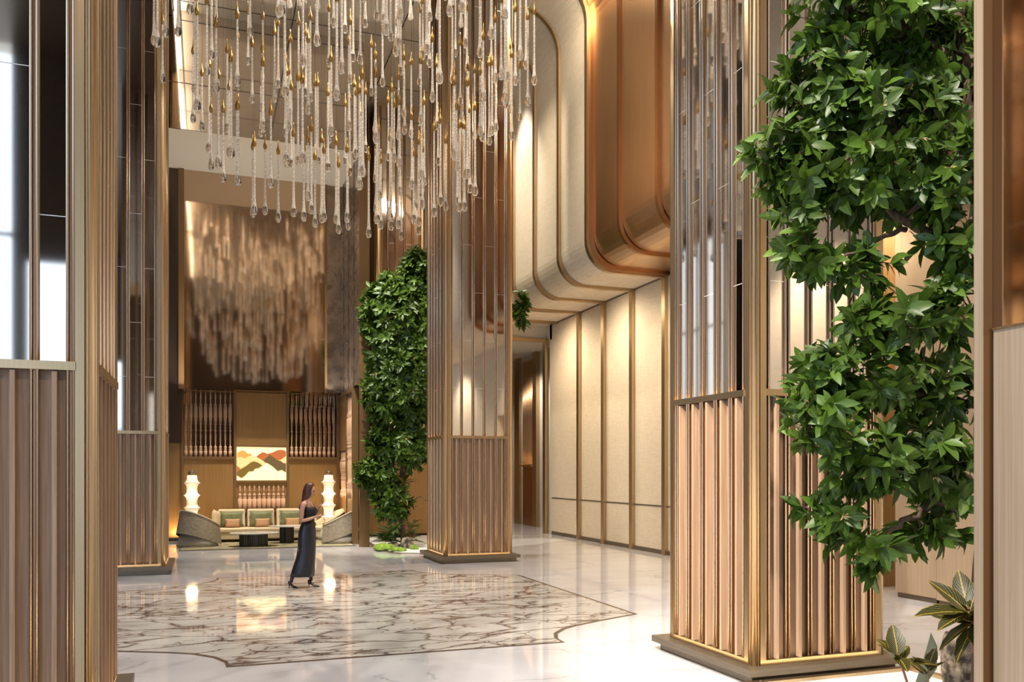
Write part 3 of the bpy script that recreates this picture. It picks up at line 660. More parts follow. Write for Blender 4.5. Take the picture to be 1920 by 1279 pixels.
# ------------------------------------------------------------------ chandelier drops
def drop_meshes(h, r):
    pr = [(.004, 0), (.022 * r, .006), (.040 * r, .03), (.045 * r, .06), (.042 * r, .095), (.030 * r, .14), (.021 * r, .21), (.0165 * r, .32), (.0145 * r, .5 * h), (.013 * r, h - .02), (.012 * r, h)]
    g = MB().lathe(pr, n=12, mis=[1, 1, 1, 1, 1, 0, 0, 0, 0, 0]).mesh('glass_drop', ['glass_rod', 'glass_bulb'])
    c = MB().lathe([(.010 * r, h - .02), (.024 * r, h + .0), (.030 * r, h + .035), (.026 * r, h + .07), (.013 * r, h + .11), (.006, h + .16), (.004, h + .22)], n=10).mesh('gold_cap', 'cap')
    return g, c
KINDS = [(.85, .9), (1.05, 1.0), (1.3, 1.12)]
DM = [drop_meshes(h, r) for h, r in KINDS]
pts = []
def sample(n, zf, sep):
    out = []; tries = 0
    while len(out) < n and tries < 60000:
        tries += 1; a = R.uniform(0, 2 * PI); r = 2.72 * math.sqrt(R.random()); x, y = cx + r * math.cos(a), cy - .1 + r * math.sin(a)
        z = zf(r)
        if all((x - u) ** 2 + (y - v) ** 2 > sep ** 2 or abs(z - w_) > 1.2 for u, v, w_ in pts + out): out.append((x, y, z))
    return out
def low(r):
    lo = 5.55 + .12 * r + (max(0, r - 1.75) * 1.75 if r > 1.75 else 0)
    return lo + abs(R.gauss(0, .4)) if R.random() < .4 else R.uniform(lo, 9.5)
vis = sample(225, low, .16); pts += vis
hgh = sample(240, lambda r: R.uniform(9.4, 11.7), .13)
def scr(x, y, z):
    d = SN * x + CS * y; return (960 + FPX * (CS * x - SN * y) / d, HZ - FPX * (z - EYE) / d)
sv = [scr(*p) for p in vis]; DL = {}
low_first = sorted(range(len(vis)), key=lambda i: -sv[i][1]); inv = [i for i in range(len(vis)) if sv[i][1] > 15]
lefts = sorted(inv, key=lambda i: sv[i][0]); rights = lefts[::-1]; nearest = sorted(inv, key=lambda i: SN * vis[i][0] + CS * vis[i][1])
def claim(i, txt):
    for j in i:
        if j not in DL: DL[j] = txt; return
for k_, w_ in enumerate(('lowest', 'second lowest', 'third lowest', 'fourth lowest', 'fifth lowest')): DL[low_first[k_]] = 'glass drop pendant hanging ' + w_ + ' of the whole chandelier'
for k_, w_ in enumerate(('leftmost', 'second from the left', 'third from the left')): claim(lefts[k_:k_ + 1], 'glass drop pendant ' + w_ + ' in the chandelier, before the left columns')
for k_, w_ in enumerate(('rightmost', 'second from the right', 'third from the right')): claim(rights[k_:k_ + 1], 'glass drop pendant ' + w_ + ' in the chandelier, beside the curved wall bays')
claim(nearest, 'largest-looking glass drop pendant, the one nearest to the camera')
def drop_label(i): return DL.get(i, 'one of the many alike glass drops with amber caps in the body of the chandelier')
for i, (x, y, z) in enumerate(vis):
    k = R.randrange(3); h = KINDS[k][0]
    t = thing('glass_drop_pendant', drop_label(i), 'pendant', (x, y, z), 0, 'glass drops of the large chandelier')
    put(DM[k][0], 'glass_drop', t, (0, 0, 0)); put(DM[k][1], 'gold_cap', t, (0, 0, 0))
    put(MB().tube([(0, 0, h + .2), (0, 0, CEIL - .008 - z)], .0022, 4).mesh('wire', 'wire'), 'wire', t, (0, 0, 0))
V, F, MI = [], [], []
mbh = MB()
for x, y, z in hgh:
    h = .9
    mbh.lathe([(.004, 0), (.04, .03), (.045, .06), (.033, .14), (.02, .32), (.0165, h)], c=(x, y, z), n=8)
    mbh.lathe([(.012, h), (.030, h + .035), (.013, h + .11), (.004, h + .22)], c=(x, y, z), n=6, mi=1)
    mbh.tube([(x, y, z + h + .2), (x, y, CEIL - .01)], .0022, 3, 2)
tag(mbh.build('upper_glass_drops', ['glass_rod', 'cap', 'wire']), 'upper tiers of glass drops close to the ceiling, mostly above the picture', 'pendants', 'glass drops of the large chandelier', 'stuff')
for k in range(4):
    light('chandelier_spot', 'SPOT', (cx + 4.3 * math.cos(k * PI / 2 + .6), cy + 4.3 * math.sin(k * PI / 2 + .6), 12.98), 2400, (1, .92, .80), (cx, cy, 7.5), .06, spot=62)

# ------------------------------------------------------------------ foliage
def leaf_arrays(frames, tones, L, W, fold=.25, droop=.22):
    T = np.array([0, .22, .5, .78, 1.0]); WW = np.array([0, .78, 1.0, .62, 0])
    base = []; uv = []
    for i, t in enumerate(T): base.append((t, 0, -droop * t * t)); uv.append((t, 0))
    for sgn in (1, -1):
        for i in (1, 2, 3): base.append((T[i], sgn * WW[i] * .5, -droop * T[i] ** 2 + fold * WW[i] * .25)); uv.append((T[i], sgn))
    base = np.array(base); uv = np.array(uv)
    faces = []
    for sgn, o in ((1, 5), (-1, 8)):
        q = [(0, o, 1), (1, o, o + 1, 2), (2, o + 1, o + 2, 3), (3, o + 2, 4)]
        faces += [f if sgn < 0 else f[::-1] for f in q]
    n = len(frames); V = np.empty((n, 11, 3))
    for i, (p, ax, nr) in enumerate(frames):
        l = L[i]; w_ = W[i]; b = nr.cross(ax).normalized()
        B = np.array([[ax.x, ax.y, ax.z], [b.x, b.y, b.z], [nr.x, nr.y, nr.z]])
        V[i] = (base * np.array([l, w_, l])) @ B + np.array(p)
    return V.reshape(-1, 3), faces, uv
def leaves_obj(name, frames, tones, L, W, m, parent, fold=.25, droop=.22):
    V, faces, uv = leaf_arrays(frames, tones, L, W, fold, droop); n = len(frames)
    allf = [tuple(i * 11 + k for k in f) for i in range(n) for f in faces]
    me = bpy.data.meshes.new(name); me.from_pydata(V.tolist(), [], allf); me.materials.append(M[m])
    a = me.attributes.new('tone', 'FLOAT', 'POINT'); a.data.foreach_set('value', np.repeat(np.array(tones, dtype=np.float32), 11))
    ul = me.uv_layers.new(name='UVMap'); li = np.empty(len(me.loops), dtype=np.int32); me.loops.foreach_get('vertex_index', li)
    ul.data.foreach_set('uv', uv[li % 11].astype(np.float32).ravel())
    me.polygons.foreach_set('use_smooth', [True] * len(me.polygons))
    o = bpy.data.objects.new(name, me); C.objects.link(o); o.parent = parent; return o
def rosette(frames, tones, L, W, p, ax, rng, n=9, l=.16, wr=.36, spread=(.5, 1.35), lift=0):
    ax = ax.normalized(); s = ax.orthogonal().normalized(); b = ax.cross(s)
    tn = rng.random()
    for k in range(n):
        an = k * 2.4 + rng.uniform(-.3, .3); el = rng.uniform(*spread)
        side = s * math.cos(an) + b * math.sin(an)
        d = (ax * math.cos(el) + side * math.sin(el)); d.z -= .12; d.normalize()
        nr = (ax * math.sin(el) - side * math.cos(el)); nr = nr - d * nr.dot(d)
        if nr.length < .01: nr = d.orthogonal()
        nr.normalize()
        if nr.z < -.2: nr = -nr
        frames.append((p - ax * rng.uniform(0, .07), d, nr)); tones.append(min(1, max(0, .6 * tn + .6 * rng.random() - .1)))
        ll = l * rng.uniform(.7, 1.2); L.append(ll); W.append(ll * wr * rng.uniform(.85, 1.15))
def tree(name, label, root, blobs, limbs, rng, leafl, twig=.35, dens=1.0, bl=.06, wr=.38):
    t = thing(name, label, 'tree', root)
    rt = Vector(root); fr, to, L, W = [], [], [], []; bf, bt, bL, bW = [], [], [], []
    mb = MB(); nodes = []
    for pts_, r0, r1 in limbs:
        P_ = [Vector(p) - rt for p in pts_]; Q = []
        for i in range(len(P_) - 1):
            for k in range(5):
                u = k / 5; p = P_[i].lerp(P_[i + 1], u); p += Vector((rng.gauss(0, 1), rng.gauss(0, 1), rng.gauss(0, 1))) * .012; Q.append(p)
        Q.append(P_[-1]); n = len(Q)
        mb.tube(Q, [r0 + (r1 - r0) * i / (n - 1) for i in range(n)], 8); nodes += Q
    for c, rad, cnt in blobs:
        c = Vector(c) - rt
        for _ in range(int(cnt * dens)):
            while True:
                d = Vector((rng.uniform(-1, 1), rng.uniform(-1, 1), rng.uniform(-1, 1)))
                if .05 < d.length < 1: break
            d = d.normalized() * d.length ** .6
            p = c + Vector((d.x * rad[0], d.y * rad[1], d.z * rad[2]))
            near = min(nodes, key=lambda q: (q - p).length_squared); out = (p - near)
            ax = out.normalized() * .6 + d.normalized() * .7 + Vector((0, 0, .15)); ax.normalize()
            st = p - ax * twig; 
            mid = near.lerp(st, .5) + Vector((0, 0, -.03))
            if out.length > .05: mb.tube([near, mid, st, p] if out.length < 1.3 else [st - ax * .2, st, p], [.007, .006, .005, .003][-(4 if out.length < 1.3 else 3):], 4)
            rosette(fr, to, L, W, p, ax, rng, rng.randint(7, 10), leafl, wr)
            rosette(fr, to, L, W, st.lerp(p, .3), ax, rng, 6, leafl * .95, wr, spread=(.9, 1.6))
            if rng.random() < .16: rosette(bf, bt, bL, bW, p, ax, rng, 7, bl, .22, (.2, .9))
    mb.build('branches', 'bark', t); leaves_obj('foliage', fr, to, L, W, 'leaf', t); leaves_obj('blossoms', bf, bt, bL, bW, 'blossom', t)
    return t
rng = random.Random(3)
def B(px, py, d, rx, rz, cnt, ry=None):
    k = d / FPX; return (at(px, py, d), (rx * k, ry if ry else rx * k * .8, rz * k), cnt)
TR = at(1838, 1235, 6.3); TR.z = .032
blobs = [B(1640, 40, 6.4, 195, 110, 60, .5), B(1760, 120, 6.5, 110, 130, 34, .5), B(1540, 190, 6.4, 105, 110, 34, .45), B(1650, 250, 6.3, 150, 110, 50, .5), B(1455, 300, 6.2, 55, 70, 12, .3),
         B(1500, 360, 6.2, 85, 55, 15, .3), B(1600, 370, 6.4, 130, 45, 18, .4), B(1770, 320, 6.1, 75, 95, 22, .4), B(1790, 470, 6.2, 60, 90, 16, .35),
         B(1500, 470, 6.3, 55, 50, 9, .3), B(1590, 500, 6.3, 80, 45, 10, .3), B(1660, 610, 6.1, 95, 60, 20, .35), B(1770, 590, 6.2, 60, 55, 12, .3), B(1535, 690, 6.1, 55, 60, 10, .3),
         B(1640, 720, 6.1, 120, 65, 24, .35), B(1770, 730, 6.3, 70, 80, 16, .35), B(1530, 780, 6.0, 60, 55, 12, .3), B(1620, 860, 6.0, 100, 70, 18, .3), B(1740, 860, 6.1, 80, 80, 18, .3),
         B(1550, 950, 6.0, 50, 55, 8, .25), B(1780, 930, 6.2, 50, 70, 8, .3), B(1620, 1020, 5.9, 60, 35, 6, .25), B(1650, 1065, 5.9, 30, 22, 3, .15), B(1745, 1000, 6.1, 60, 30, 6, .2)]
a = lambda px, py, d: tuple(at(px, py, d))
limbs = [([tuple(TR), a(1850, 900, 6.3), a(1845, 560, 6.35), a(1835, 250, 6.4), a(1800, 60, 6.4), a(1780, -60, 6.4)], .085, .04),
         ([a(1845, 540, 6.35), a(1780, 470, 6.3), a(1740, 440, 6.3), a(1690, 410, 6.3), a(1640, 360, 6.35), a(1590, 330, 6.4), a(1500, 300, 6.3)], .05, .012),
         ([a(1700, 425, 6.3), a(1650, 450, 6.2), a(1590, 480, 6.2), a(1530, 500, 6.25)], .022, .006),
         ([a(1838, 300, 6.4), a(1810, 160, 6.3), a(1760, 90, 6.3), a(1680, 30, 6.4), a(1600, 20, 6.4)], .045, .012),
         ([a(1835, 260, 6.4), a(1740, 240, 6.4), a(1640, 250, 6.35), a(1540, 220, 6.4)], .03, .008),
         ([a(1850, 930, 6.3), a(1780, 880, 6.2), a(1710, 850, 6.1), a(1640, 870, 6.0), a(1560, 850, 6.0)], .04, .008),
         ([a(1850, 960, 6.3), a(1750, 940, 6.1), a(1690, 980, 6.0), a(1640, 1015, 5.95), a(1590, 1000, 6.0), a(1560, 960, 6.0)], .03, .006),
         ([a(1850, 760, 6.3), a(1740, 740, 6.2), a(1650, 740, 6.1), a(1560, 720, 6.1)], .03, .006),
         ([a(1845, 620, 6.3), a(1750, 610, 6.2), a(1670, 600, 6.1)], .025, .006)]
tree('leafy_indoor_tree', 'large leafy tree with pale star blossoms in front of the nearest slatted column', tuple(TR), blobs, limbs, rng, .155, twig=.16, dens=1.35, wr=.44)
rng = random.Random(11)
T2 = at(757, 1022, 21.9); T2.z = .03
def B2(px, py, rx, rz, cnt, d=21.6): return B(px, py, d, rx, rz, cnt, rx * d / FPX * .8)
blobs = [B2(745, 590, 66, 80, 110), B2(745, 660, 60, 50, 50), B2(790, 520, 40, 55, 50), B2(705, 590, 30, 50, 35), B2(760, 720, 70, 80, 95), B2(715, 740, 35, 60, 40), B2(800, 640, 45, 110, 60), B2(705, 890, 38, 34, 28),
         B2(775, 840, 35, 45, 32), B2(735, 940, 35, 40, 30), B2(720, 830, 30, 35, 22), B2(975, 575, 14, 40, 8, 21.0), B2(900, 640, 60, 100, 20, 22.2)]
limbs = [([tuple(T2), a(752, 900, 21.8), a(770, 780, 21.7), a(765, 640, 21.6), a(780, 520, 21.6)], .07, .03), ([a(752, 920, 21.8), a(730, 860, 21.6), a(715, 740, 21.6), a(710, 610, 21.6)], .05, .015),
         ([a(752, 930, 21.8), a(720, 900, 21.5), a(690, 890, 21.4)], .03, .01), ([a(752, 900, 21.8), a(840, 760, 21.8), a(900, 650, 22.1), a(975, 580, 21.0)], .045, .012), ([a(765, 940, 21.6), a(790, 932, 21.2), a(815, 945, 21.0)], .02, .012)]
tree('leafy_indoor_tree', 'tall dense green tree growing from the round-cornered planter bed beside the middle column', tuple(T2), blobs, limbs, rng, .21, twig=.25, dens=3.2, bl=.09)
# planter trays
tr = thing('planting_bed', 'bronze-edged white gravel bed at the foot of the nearest right column', 'planter', (5.4, 5.3, 0))
ox, oy = -5.4, -5.3
MB().box(4.72 + ox, 6.46 + ox, 6.42 + oy, 6.50 + oy, 0, .06).box(6.38 + ox, 6.46 + ox, 3.6 + oy, 6.42 + oy, 0, .06).box(4.3 + ox, 4.38 + ox, 3.6 + oy, 6.42 + oy, 0, .06).box(4.3 + ox, 4.70 + ox, 6.42 + oy, 6.5 + oy, 0, .06).box(4.3 + ox, 6.46 + ox, 3.55 + oy, 3.6 + oy, 0, .06).build('rim', 'bronze_frame', tr)
MB().box(4.38 + ox, 6.38 + ox, 3.6 + oy, 6.42 + oy, 0, .03).build('gravel', 'gravel', tr)
tr = thing('planting_bed', 'far white gravel bed with rounded rim between the lounge and the middle column', 'planter', (4.1, 19.2, 0))
pl = [(0.02, 5.8), (-.05, 1.6), (.0, .95), (.22, .5), (.6, .3), (2.3, .25), (2.3, 5.8)]
il = [(.1, 5.7), (.05, 1.62), (.09, 1.0), (.28, .6), (.63, .4), (2.2, .35), (2.2, 5.7)]
MB().prism(pl, 'z', 0, .02).build('rim', 'bronze_frame', tr); MB().prism(il, 'z', .0, .035).build('gravel', 'gravel', tr)
# moss mounds, rocks, ferns in the far bed
def blob(name, loc, s, m, label, cat, seed, group=None):
    bm = bmesh.new(); bmesh.ops.create_icosphere(bm, subdivisions=3, radius=1); g = random.Random(seed)
    off = Vector((g.random() * 9, g.random() * 9, g.random() * 9)); from mathutils import noise
    for v in bm.verts:
        k = 1 + .35 * noise.noise(v.co * 1.4 + off) + .12 * noise.noise(v.co * 4 + off); v.co = Vector((v.co.x * s[0] * k, v.co.y * s[1] * k, max(-.02, v.co.z * k) * s[2]))
    me = bpy.data.meshes.new(name); bm.to_mesh(me); bm.free(); me.materials.append(M[m])
    for p in me.polygons: p.use_smooth = True
    o = bpy.data.objects.new(name, me); C.objects.link(o); o.location = loc; tag(o, label, cat, group); return o
def gp(px, py, z=.035): d = FPX * (EYE - z) / (py - HZ); v = at(px, py, d); v.z = z; return v
blob('moss_mound', gp(722, 1030), (.28, .26, .16), 'moss', 'bright moss mound at the left of the far planting bed', 'moss', 1)
blob('moss_mound', gp(748, 1033), (.2, .18, .10), 'moss', 'bright moss mound at the front centre of the far planting bed', 'moss', 2)
blob('moss_mound', gp(777, 1030), (.11, .11, .11), 'moss', 'small round moss mound right of the squarish rock in the far bed', 'moss', 3)
blob('garden_rock', gp(736, 1026), (.15, .12, .14), 'rock', 'low brown rock between the moss mounds in the far bed', 'rock', 4)
blob('garden_rock', gp(764, 1028), (.17, .14, .30), 'rock', 'squarish pale brown rock in the far planting bed', 'rock', 5)
def plant(name, label, base, crowns, lf, mm, stemm, rad=.008, n=8, wr=.3, spread=(.5, 1.4), lnm='leaves', droop=.22):
    g = random.Random(int(base[0] * 1000)); t = thing(name, label, 'plant', tuple(base)); b = Vector(base); fr, to, L, W = [], [], [], []; mb = MB()
    for cpos, ax, l in crowns:
        p = Vector(cpos) - b; mb.tube([(0, 0, 0), p * .5 + Vector((.01, 0, .01)), p], [rad * 1.2, rad, rad * .7], 6)
        rosette(fr, to, L, W, p, Vector(ax), g, n, l, wr, spread)
    mb.build('stem', stemm, t); leaves_obj(lnm, fr, to, L, W, mm, t, droop=droop); return t
for i, (px, py, h) in enumerate(((722, 1020, .5), (742, 1018, .6), (760, 1018, .5), (733, 1010, .6))):
    b = gp(px, py + 4); plant('fern', 'dark low fern clump %s in the far bed' % ['at the left edge', 'below the tree trunk', 'right of the tree trunk', 'behind the moss'][i], b, [(b + Vector((0, 0, h * .35)), (0, 0, 1), h)], 0, 'fern', 'bark', n=16, wr=.22, spread=(.5, 1.5))
b = gp(768, 1024); plant('croton_shrub', 'yellow and red croton shrub on a thin red stem in the far bed', b, [(at(770, 985, 21.4), (.2, 0, 1), .35), (at(762, 950, 21.5), (0, 0, 1), .4), (at(757, 905, 21.5), (0, 0, 1), .42), (at(775, 1005, 21.4), (.5, 0, 1), .25)], 0, 'croton', 'red_stem', rad=.012, n=12, wr=.25)
# near bed plants and rock
b = Vector((*onY(1700, 1290, 4.75)[:1], 4.75, .03))
D1 = 5.3
b = gp(1712, 1330); c1 = at(1684, 1228, D1 + .0)
plant('croton_plant', 'croton with one broad yellow-veined leaf, left one of the two small ones in the bed', b, [(c1, (-.15, -.2, 1), .24)], 0, 'croton', 'red_stem', rad=.010, n=7, wr=.48, spread=(.35, 1.3))
b = gp(1738, 1320); plant('croton_plant', 'small dark-leaved croton between the yellow-leaved one and the rock', b, [(at(1740, 1252, 5.3), (0, -.2, 1), .15)], 0, 'croton', 'red_stem', rad=.006, n=7, wr=.48, spread=(.4, 1.5))
b = gp(1828, 1290); plant('croton_plant', 'tall dark croton with narrow yellow-veined leaves behind the rock at right edge', b, [(at(1816, 1140, 5.2), (-.25, -.15, .7), .31), (at(1826, 1165, 5.2), (-.5, 0, .6), .26)], 0, 'croton', 'red_stem', rad=.012, n=9, wr=.36, spread=(.5, 1.45))
b = gp(1708, 1300); t = thing('grass_blade_plant', 'single grey-green upright blade leaning right between the crotons', 'plant', tuple(b))
e = at(1757, 1184, 5.2) - b; leaves_obj('blade', [(Vector((0, 0, 0)), e.normalized(), Vector((0, -1, .3)).normalized())], [.2], [e.length], [.035], 'fern', t, droop=.02)
rk = gp(1815, 1300); bm = bmesh.new()
def rock_near():
    from mathutils import noise
    mb = MB(); rings = []
    for k in range(13):
        z = k / 12 * .52; ring = []
        for j in range(28):
            an = 2 * PI * j / 28; r = .17 / max(abs(math.cos(an)), abs(math.sin(an))) ** .7
            r *= 1 + .16 * noise.noise(Vector((math.cos(an) * 2, math.sin(an) * 2, z * 5))) - .06 * (k / 12) - (.12 if k == 12 else 0)
            ring.append((math.cos(an) * r, math.sin(an) * r, z + .02 * noise.noise(Vector((an * 2, z * 3, 1)))))
        rings.append(ring)
    o = mb.loft(rings, smooth=False).build('garden_rock', 'rock', None, 0, 0, tuple(rk)); tag(o, 'tall rough brown rock standing at the right edge of the near gravel bed', 'rock')
rock_near()
# reddish spindle screen in the side room seen past the right column
t = thing('side_room_screen', 'reddish turned spindle screen seen past the nearest right column', 'wall screen', (12.9, 12.9, 0))
MB().box(-.05, .1, -1.2, .9, 0, .12).box(-.05, .1, -1.2, .9, 2.75, 2.9).box(-.05, .1, -1.2, .9, 5.1, 5.25).box(.08, .12, -1.2, .9, .1, 5.2).build('frame', 'redwood', t)
bb = baluster_mesh(2.63, 'spindle', 'redwood', 1.6); b4 = baluster_mesh(2.2, 'spindle', 'turned', 1.6)
for i in range(11): put(bb, 'spindle', t, (.0, -1.1 + i * .19, .12)); put(b4, 'spindle', t, (.0, -1.1 + i * .19, 2.9))

# ------------------------------------------------------------------ the woman
def woman():
    K = .00893; P0 = gp(572, 1101.5, 0.004)
    t = thing('person', 'woman in black top and long dark skirt with black heels, looking at her hands', 'person', tuple(P0), -TH)
    def U(px, py, v=0): return Vector(((px - 572) * K, -v, (1101.5 - py) * K))   # x: her facing, -y: camera side
    J = []; E_ = []; Rr = []
    def j(p, r, parent=None):
        J.append(p); Rr.append(r)
        if parent is not None: E_.append((parent, len(J) - 1))
        return len(J) - 1
    pel = j(U(574, 997), .125); wa = j(U(578, 976), .092, pel); ch = j(U(581, 957), .108, wa); ub = j(U(577.5, 944), .085, ch); nk = j(U(578, 937), .046, ub); nk2 = j(U(581, 930), .044, nk)
    def arm(sd, pts, rads):
        k = ub
        for (px, py, v), r in zip(pts, rads): k = j(U(px, py, sd * v), r, k)
        return k
    h1 = arm(1, [(572.5, 944.5, .155), (570.5, 962, .19), (571, 976, .20), (583, 972.5, .15), (593, 968.5, .09), (597, 967.5, .08)], [.050, .042, .036, .032, .022, .026])
    h2 = arm(-1, [(576.5, 944.5, .15), (578, 962, .19), (582, 972, .18), (591, 962, .11), (597, 956, .06), (598.5, 953.5, .05)], [.048, .04, .034, .028, .021, .025])
    for sd, pts in ((1, [(571, 1020, .08), (566, 1052, .08), (548.5, 1086, .085), (549, 1093, .085)]), (-1, [(580, 1020, .08), (583, 1055, .08), (580.5, 1085, .075), (582, 1092, .075)])):
        k = pel
        for (px, py, v), r in zip(pts, [.085, .058, .032, .034]): k = j(U(px, py, sd * v), r, k)
    # fingers
    def fingers(root, px, py, v, dirs, ln):
        p0 = U(px, py, v)
        for i, (du, dv, dz, l) in enumerate(dirs):
            d = Vector((du, -dv, dz)).normalized(); base = p0 + Vector((0, -(i - 1.5) * .019 * (1 if i < 4 else 0), 0)) + d * .02
            a_ = j(base + d * .02, .0085, root); b_ = j(base + d * (l * .55), .008, a_); d2 = (d + Vector((.0, .0, .35 if ln > 0 else .5))).normalized()
            j(base + d * (l * .55) + d2 * l * .45, .0065, b_)
    fingers(h1, 600, 967, .075, [(1, 0, .10, .085), (1, .05, .14, .095), (1, 0, .18, .09), (1, -.05, .22, .075), (.7, -.6, .6, .06)], 1)
    fingers(h2, 599.5, 951, .05, [(.35, 0, 1, .06), (.5, .1, 1, .075), (.7, .1, .8, .07), (.9, .1, .5, .06), (-.2, .5, .8, .05)], -1)
    me = bpy.data.meshes.new('body'); me.from_pydata([tuple(p) for p in J], E_, []); o = bpy.data.objects.new('body_skel', me); C.objects.link(o)
    sk = o.modifiers.new('skin', 'SKIN'); 
    for i, r in enumerate(Rr):
        s_ = me.skin_vertices[0].data[i]; s_.radius = (r, r * (1.25 if i in (0, 2, 3) else 1)) if False else (r, r)
    me.skin_vertices[0].data[0].use_root = True
    sb = o.modifiers.new('sub', 'SUBSURF'); sb.levels = 1; sb.render_levels = 1
    dg = bpy.context.evaluated_depsgraph_get(); em = bpy.data.meshes.new_from_object(o.evaluated_get(dg))
    bm = bmesh.new(); bm.from_mesh(em); bpy.data.objects.remove(o)
    # head: shaped sphere with brow, nose, chin, ears, facing +x and bowed
    hb = bmesh.new(); bmesh.ops.create_uvsphere(hb, u_segments=32, v_segments=24, radius=1)
    for v in hb.verts:
        x, y, z = v.co
        jaw = max(0, -z); X = x * (.093 - .012 * jaw) + .012 * jaw * (1 if x > 0 else -.4); Y = y * (.076 - .024 * jaw); Z = z * .115
        if x > 0:
            fy = math.exp(-(y / .20) ** 2)
            X += .022 * fy * math.exp(-((z + .18) / .16) ** 2) + .010 * fy * math.exp(-((z + .55) / .10) ** 2) + .012 * fy * math.exp(-((z + .88) / .14) ** 2) + .004 * math.exp(-((z - .22) / .1) ** 2)
            X -= .012 * math.exp(-((abs(y) - .42) / .18) ** 2) * math.exp(-((z - .02) / .12) ** 2)
        if x < 0 and z < 0: X *= 1 - .25 * jaw
        ear = math.exp(-((abs(y) - .97) / .12) ** 2 - ((x + .05) / .18) ** 2 - (z / .22) ** 2); Y += .014 * ear * (1 if y > 0 else -1)
        v.co = Vector((X, Y, Z))
    mt = Matrix.Translation(U(580.3, 919.2)) @ Matrix.Rotation(math.radians(14), 4, 'Y'); hb.transform(mt)
    tmp = bpy.data.meshes.new('h'); hb.to_mesh(tmp); hb.free(); bm.from_mesh(tmp)
    nm = bpy.data.meshes.new('body'); bm.to_mesh(nm); bm.free(); o = bpy.data.objects.new('body', nm); C.objects.link(o)
    rm = o.modifiers.new('remesh', 'REMESH'); rm.mode = 'VOXEL'; rm.voxel_size = .006; rm.use_smooth_shade = True
    sm_ = o.modifiers.new('smooth', 'SMOOTH'); sm_.iterations = 2; sm_.factor = .4
    dg = bpy.context.evaluated_depsgraph_get(); fm = bpy.data.meshes.new_from_object(o.evaluated_get(dg)); bpy.data.objects.remove(o)
    fm.materials.clear(); fm.materials.append(M['skin']); fm.materials.append(M['leg_skin'])
    for p in fm.polygons: p.use_smooth = True; p.material_index = 1 if p.center.z < .6 else 0
    o = bpy.data.objects.new('body', fm); C.objects.link(o); o.parent = t
    # eyes and mouth
    hm = mt
    def feat(nm_, pos, rad, m_, sc3=(1, 1, 1)):
        b_ = bmesh.new(); bmesh.ops.create_uvsphere(b_, u_segments=10, v_segments=8, radius=rad)
        for v in b_.verts: v.co = Vector((v.co.x * sc3[0], v.co.y * sc3[1], v.co.z * sc3[2]))
        b_.transform(hm @ Matrix.Translation(pos)); q_ = bpy.data.meshes.new(nm_); b_.to_mesh(q_); b_.free(); q_.materials.append(M[m_]); oo = bpy.data.objects.new(nm_, q_); C.objects.link(oo); oo.parent = t
    for y in (-.031, .031): feat('eye', (.083, y, .006), .010, 'hair')
    feat('mouth', (.098, 0, -.062), .012, 'art_rust' if False else 'red_stem', (.5, 1.5, .4))
    # dress
    def ring(pyc, back, front, hw, n=28, wob=0):
        c = (back + front) / 2; ru = (front - back) / 2 * K; r_ = []
        for k in range(n):
            a_ = 2 * PI * k / n; w_ = 1 + wob * math.sin(a_ * 7 + pyc * .07)
            x_c = math.copysign(abs(math.cos(a_)) ** .85, math.cos(a_)); y_c = math.copysign(abs(math.sin(a_)) ** .85, math.sin(a_))
            r_.append(tuple(U(c, pyc) + Vector((x_c * ru * w_, y_c * hw * w_, 0))))
        return r_
    top = [ring(950.5, 572, 590.5, .118), ring(953, 571, 593, .138), ring(958, 571, 594, .142), ring(964, 571, 592.5, .133), ring(972, 569.5, 589, .118), ring(979, 567, 589, .122)]
    MB().loft(top[::-1]).build('top', 'dress_top', t)
    sk_ = [ring(977, 567.5, 589, .123), ring(985, 564, 590.5, .145), ring(997, 560.5, 591.5, .17), ring(1012, 559.5, 592, .168, wob=.01), ring(1030, 559, 591.5, .16, wob=.02), ring(1045, 556, 590.5, .158, wob=.03), ring(1060, 550.5, 589.5, .16, wob=.04), ring(1072, 546.5, 588.5, .165, wob=.045), ring(1080.5, 544, 587.5, .17, wob=.05)]
    MB().loft(sk_[::-1], cap=True).build('skirt', 'skirt', t)
    mb = MB()
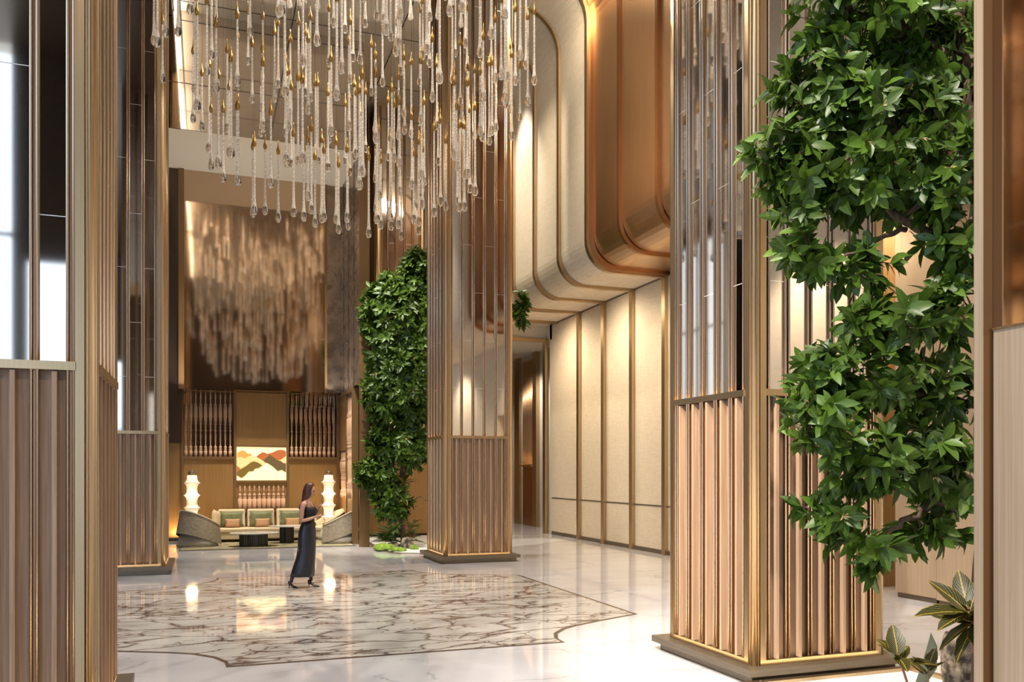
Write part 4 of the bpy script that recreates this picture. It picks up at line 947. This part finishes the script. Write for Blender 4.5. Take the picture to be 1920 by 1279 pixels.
    for sd in (1, -1): mb.tube([U(589, 953, sd * .07), U(584, 944, sd * .085), U(577, 940.5, sd * .085), U(571.5, 945, sd * .08), U(571, 953, sd * .07)], .006, 6)
    mb.build('strap', 'dress_top', t)
    # hair: cap and long fall down the back, face left open
    mb = MB(); n = 24; rings = []
    st = [(904.3, 580.6, .012, .012), (905.5, 580.6, .050, .048), (908, 580.4, .074, .068), (911, 580, .088, .080), (917, 579.2, .099, .092), (923, 578.2, .096, .094), (929, 576.4, .086, .092), (936, 573.5, .066, .085), (943, 570, .055, .078), (949, 566, .046, .062), (953, 563, .030, .04), (955.5, 562, .012, .018)]
    for py, px, ru, rv in st:
        c = U(px, py); r_ = []
        for k in range(n):
            a_ = 2 * PI * k / n; cc = math.cos(a_); f_ = 1 + .05 * math.sin(a_ * 5 + py * .2)
            x = cc * ru * f_
            if cc > .75 and py > 912: x *= 1 - .9 * (cc - .75)
            if cc > 0 and py > 931: x *= .65
            r_.append((c.x + x, c.y + math.sin(a_) * rv * f_, c.z))
        rings.append(r_)
    mb.loft(rings).build('hair', 'hair', t, sub=1)
    # shoes
    for (hx, tx, ax_, v, gy) in ((543, 560.5, 548.3, .085, 0), (575.5, 597, 582, -.075, 0)):
        s0 = thing('x', '', 'x') if False else None
        mb = MB(); h0 = U(hx, 1100, v); tl = U(tx, 1100, v); ln = (tl - h0).x; rr = []
        for (f, zc, hw, hh) in ((0, .092, .022, .028), (.12, .085, .030, .038), (.3, .062, .032, .026), (.5, .032, .036, .022), (.72, .018, .041, .017), (.9, .014, .032, .013), (1, .011, .010, .008)):
            c = Vector((h0.x + ln * f, h0.y, zc - .004)); rr.append([(c.x, c.y + math.cos(2 * PI * k / 12) * hw, c.z + math.sin(2 * PI * k / 12) * hh) for k in range(12)])
        mb.loft(rr); mb.tube([(h0.x + .012, h0.y, .082), (h0.x + .016, h0.y, .04), (h0.x + .012, h0.y, -.002)], [.018, .008, .006], 8); mb.build('high_heel_shoe', 'shoe', t)
woman()
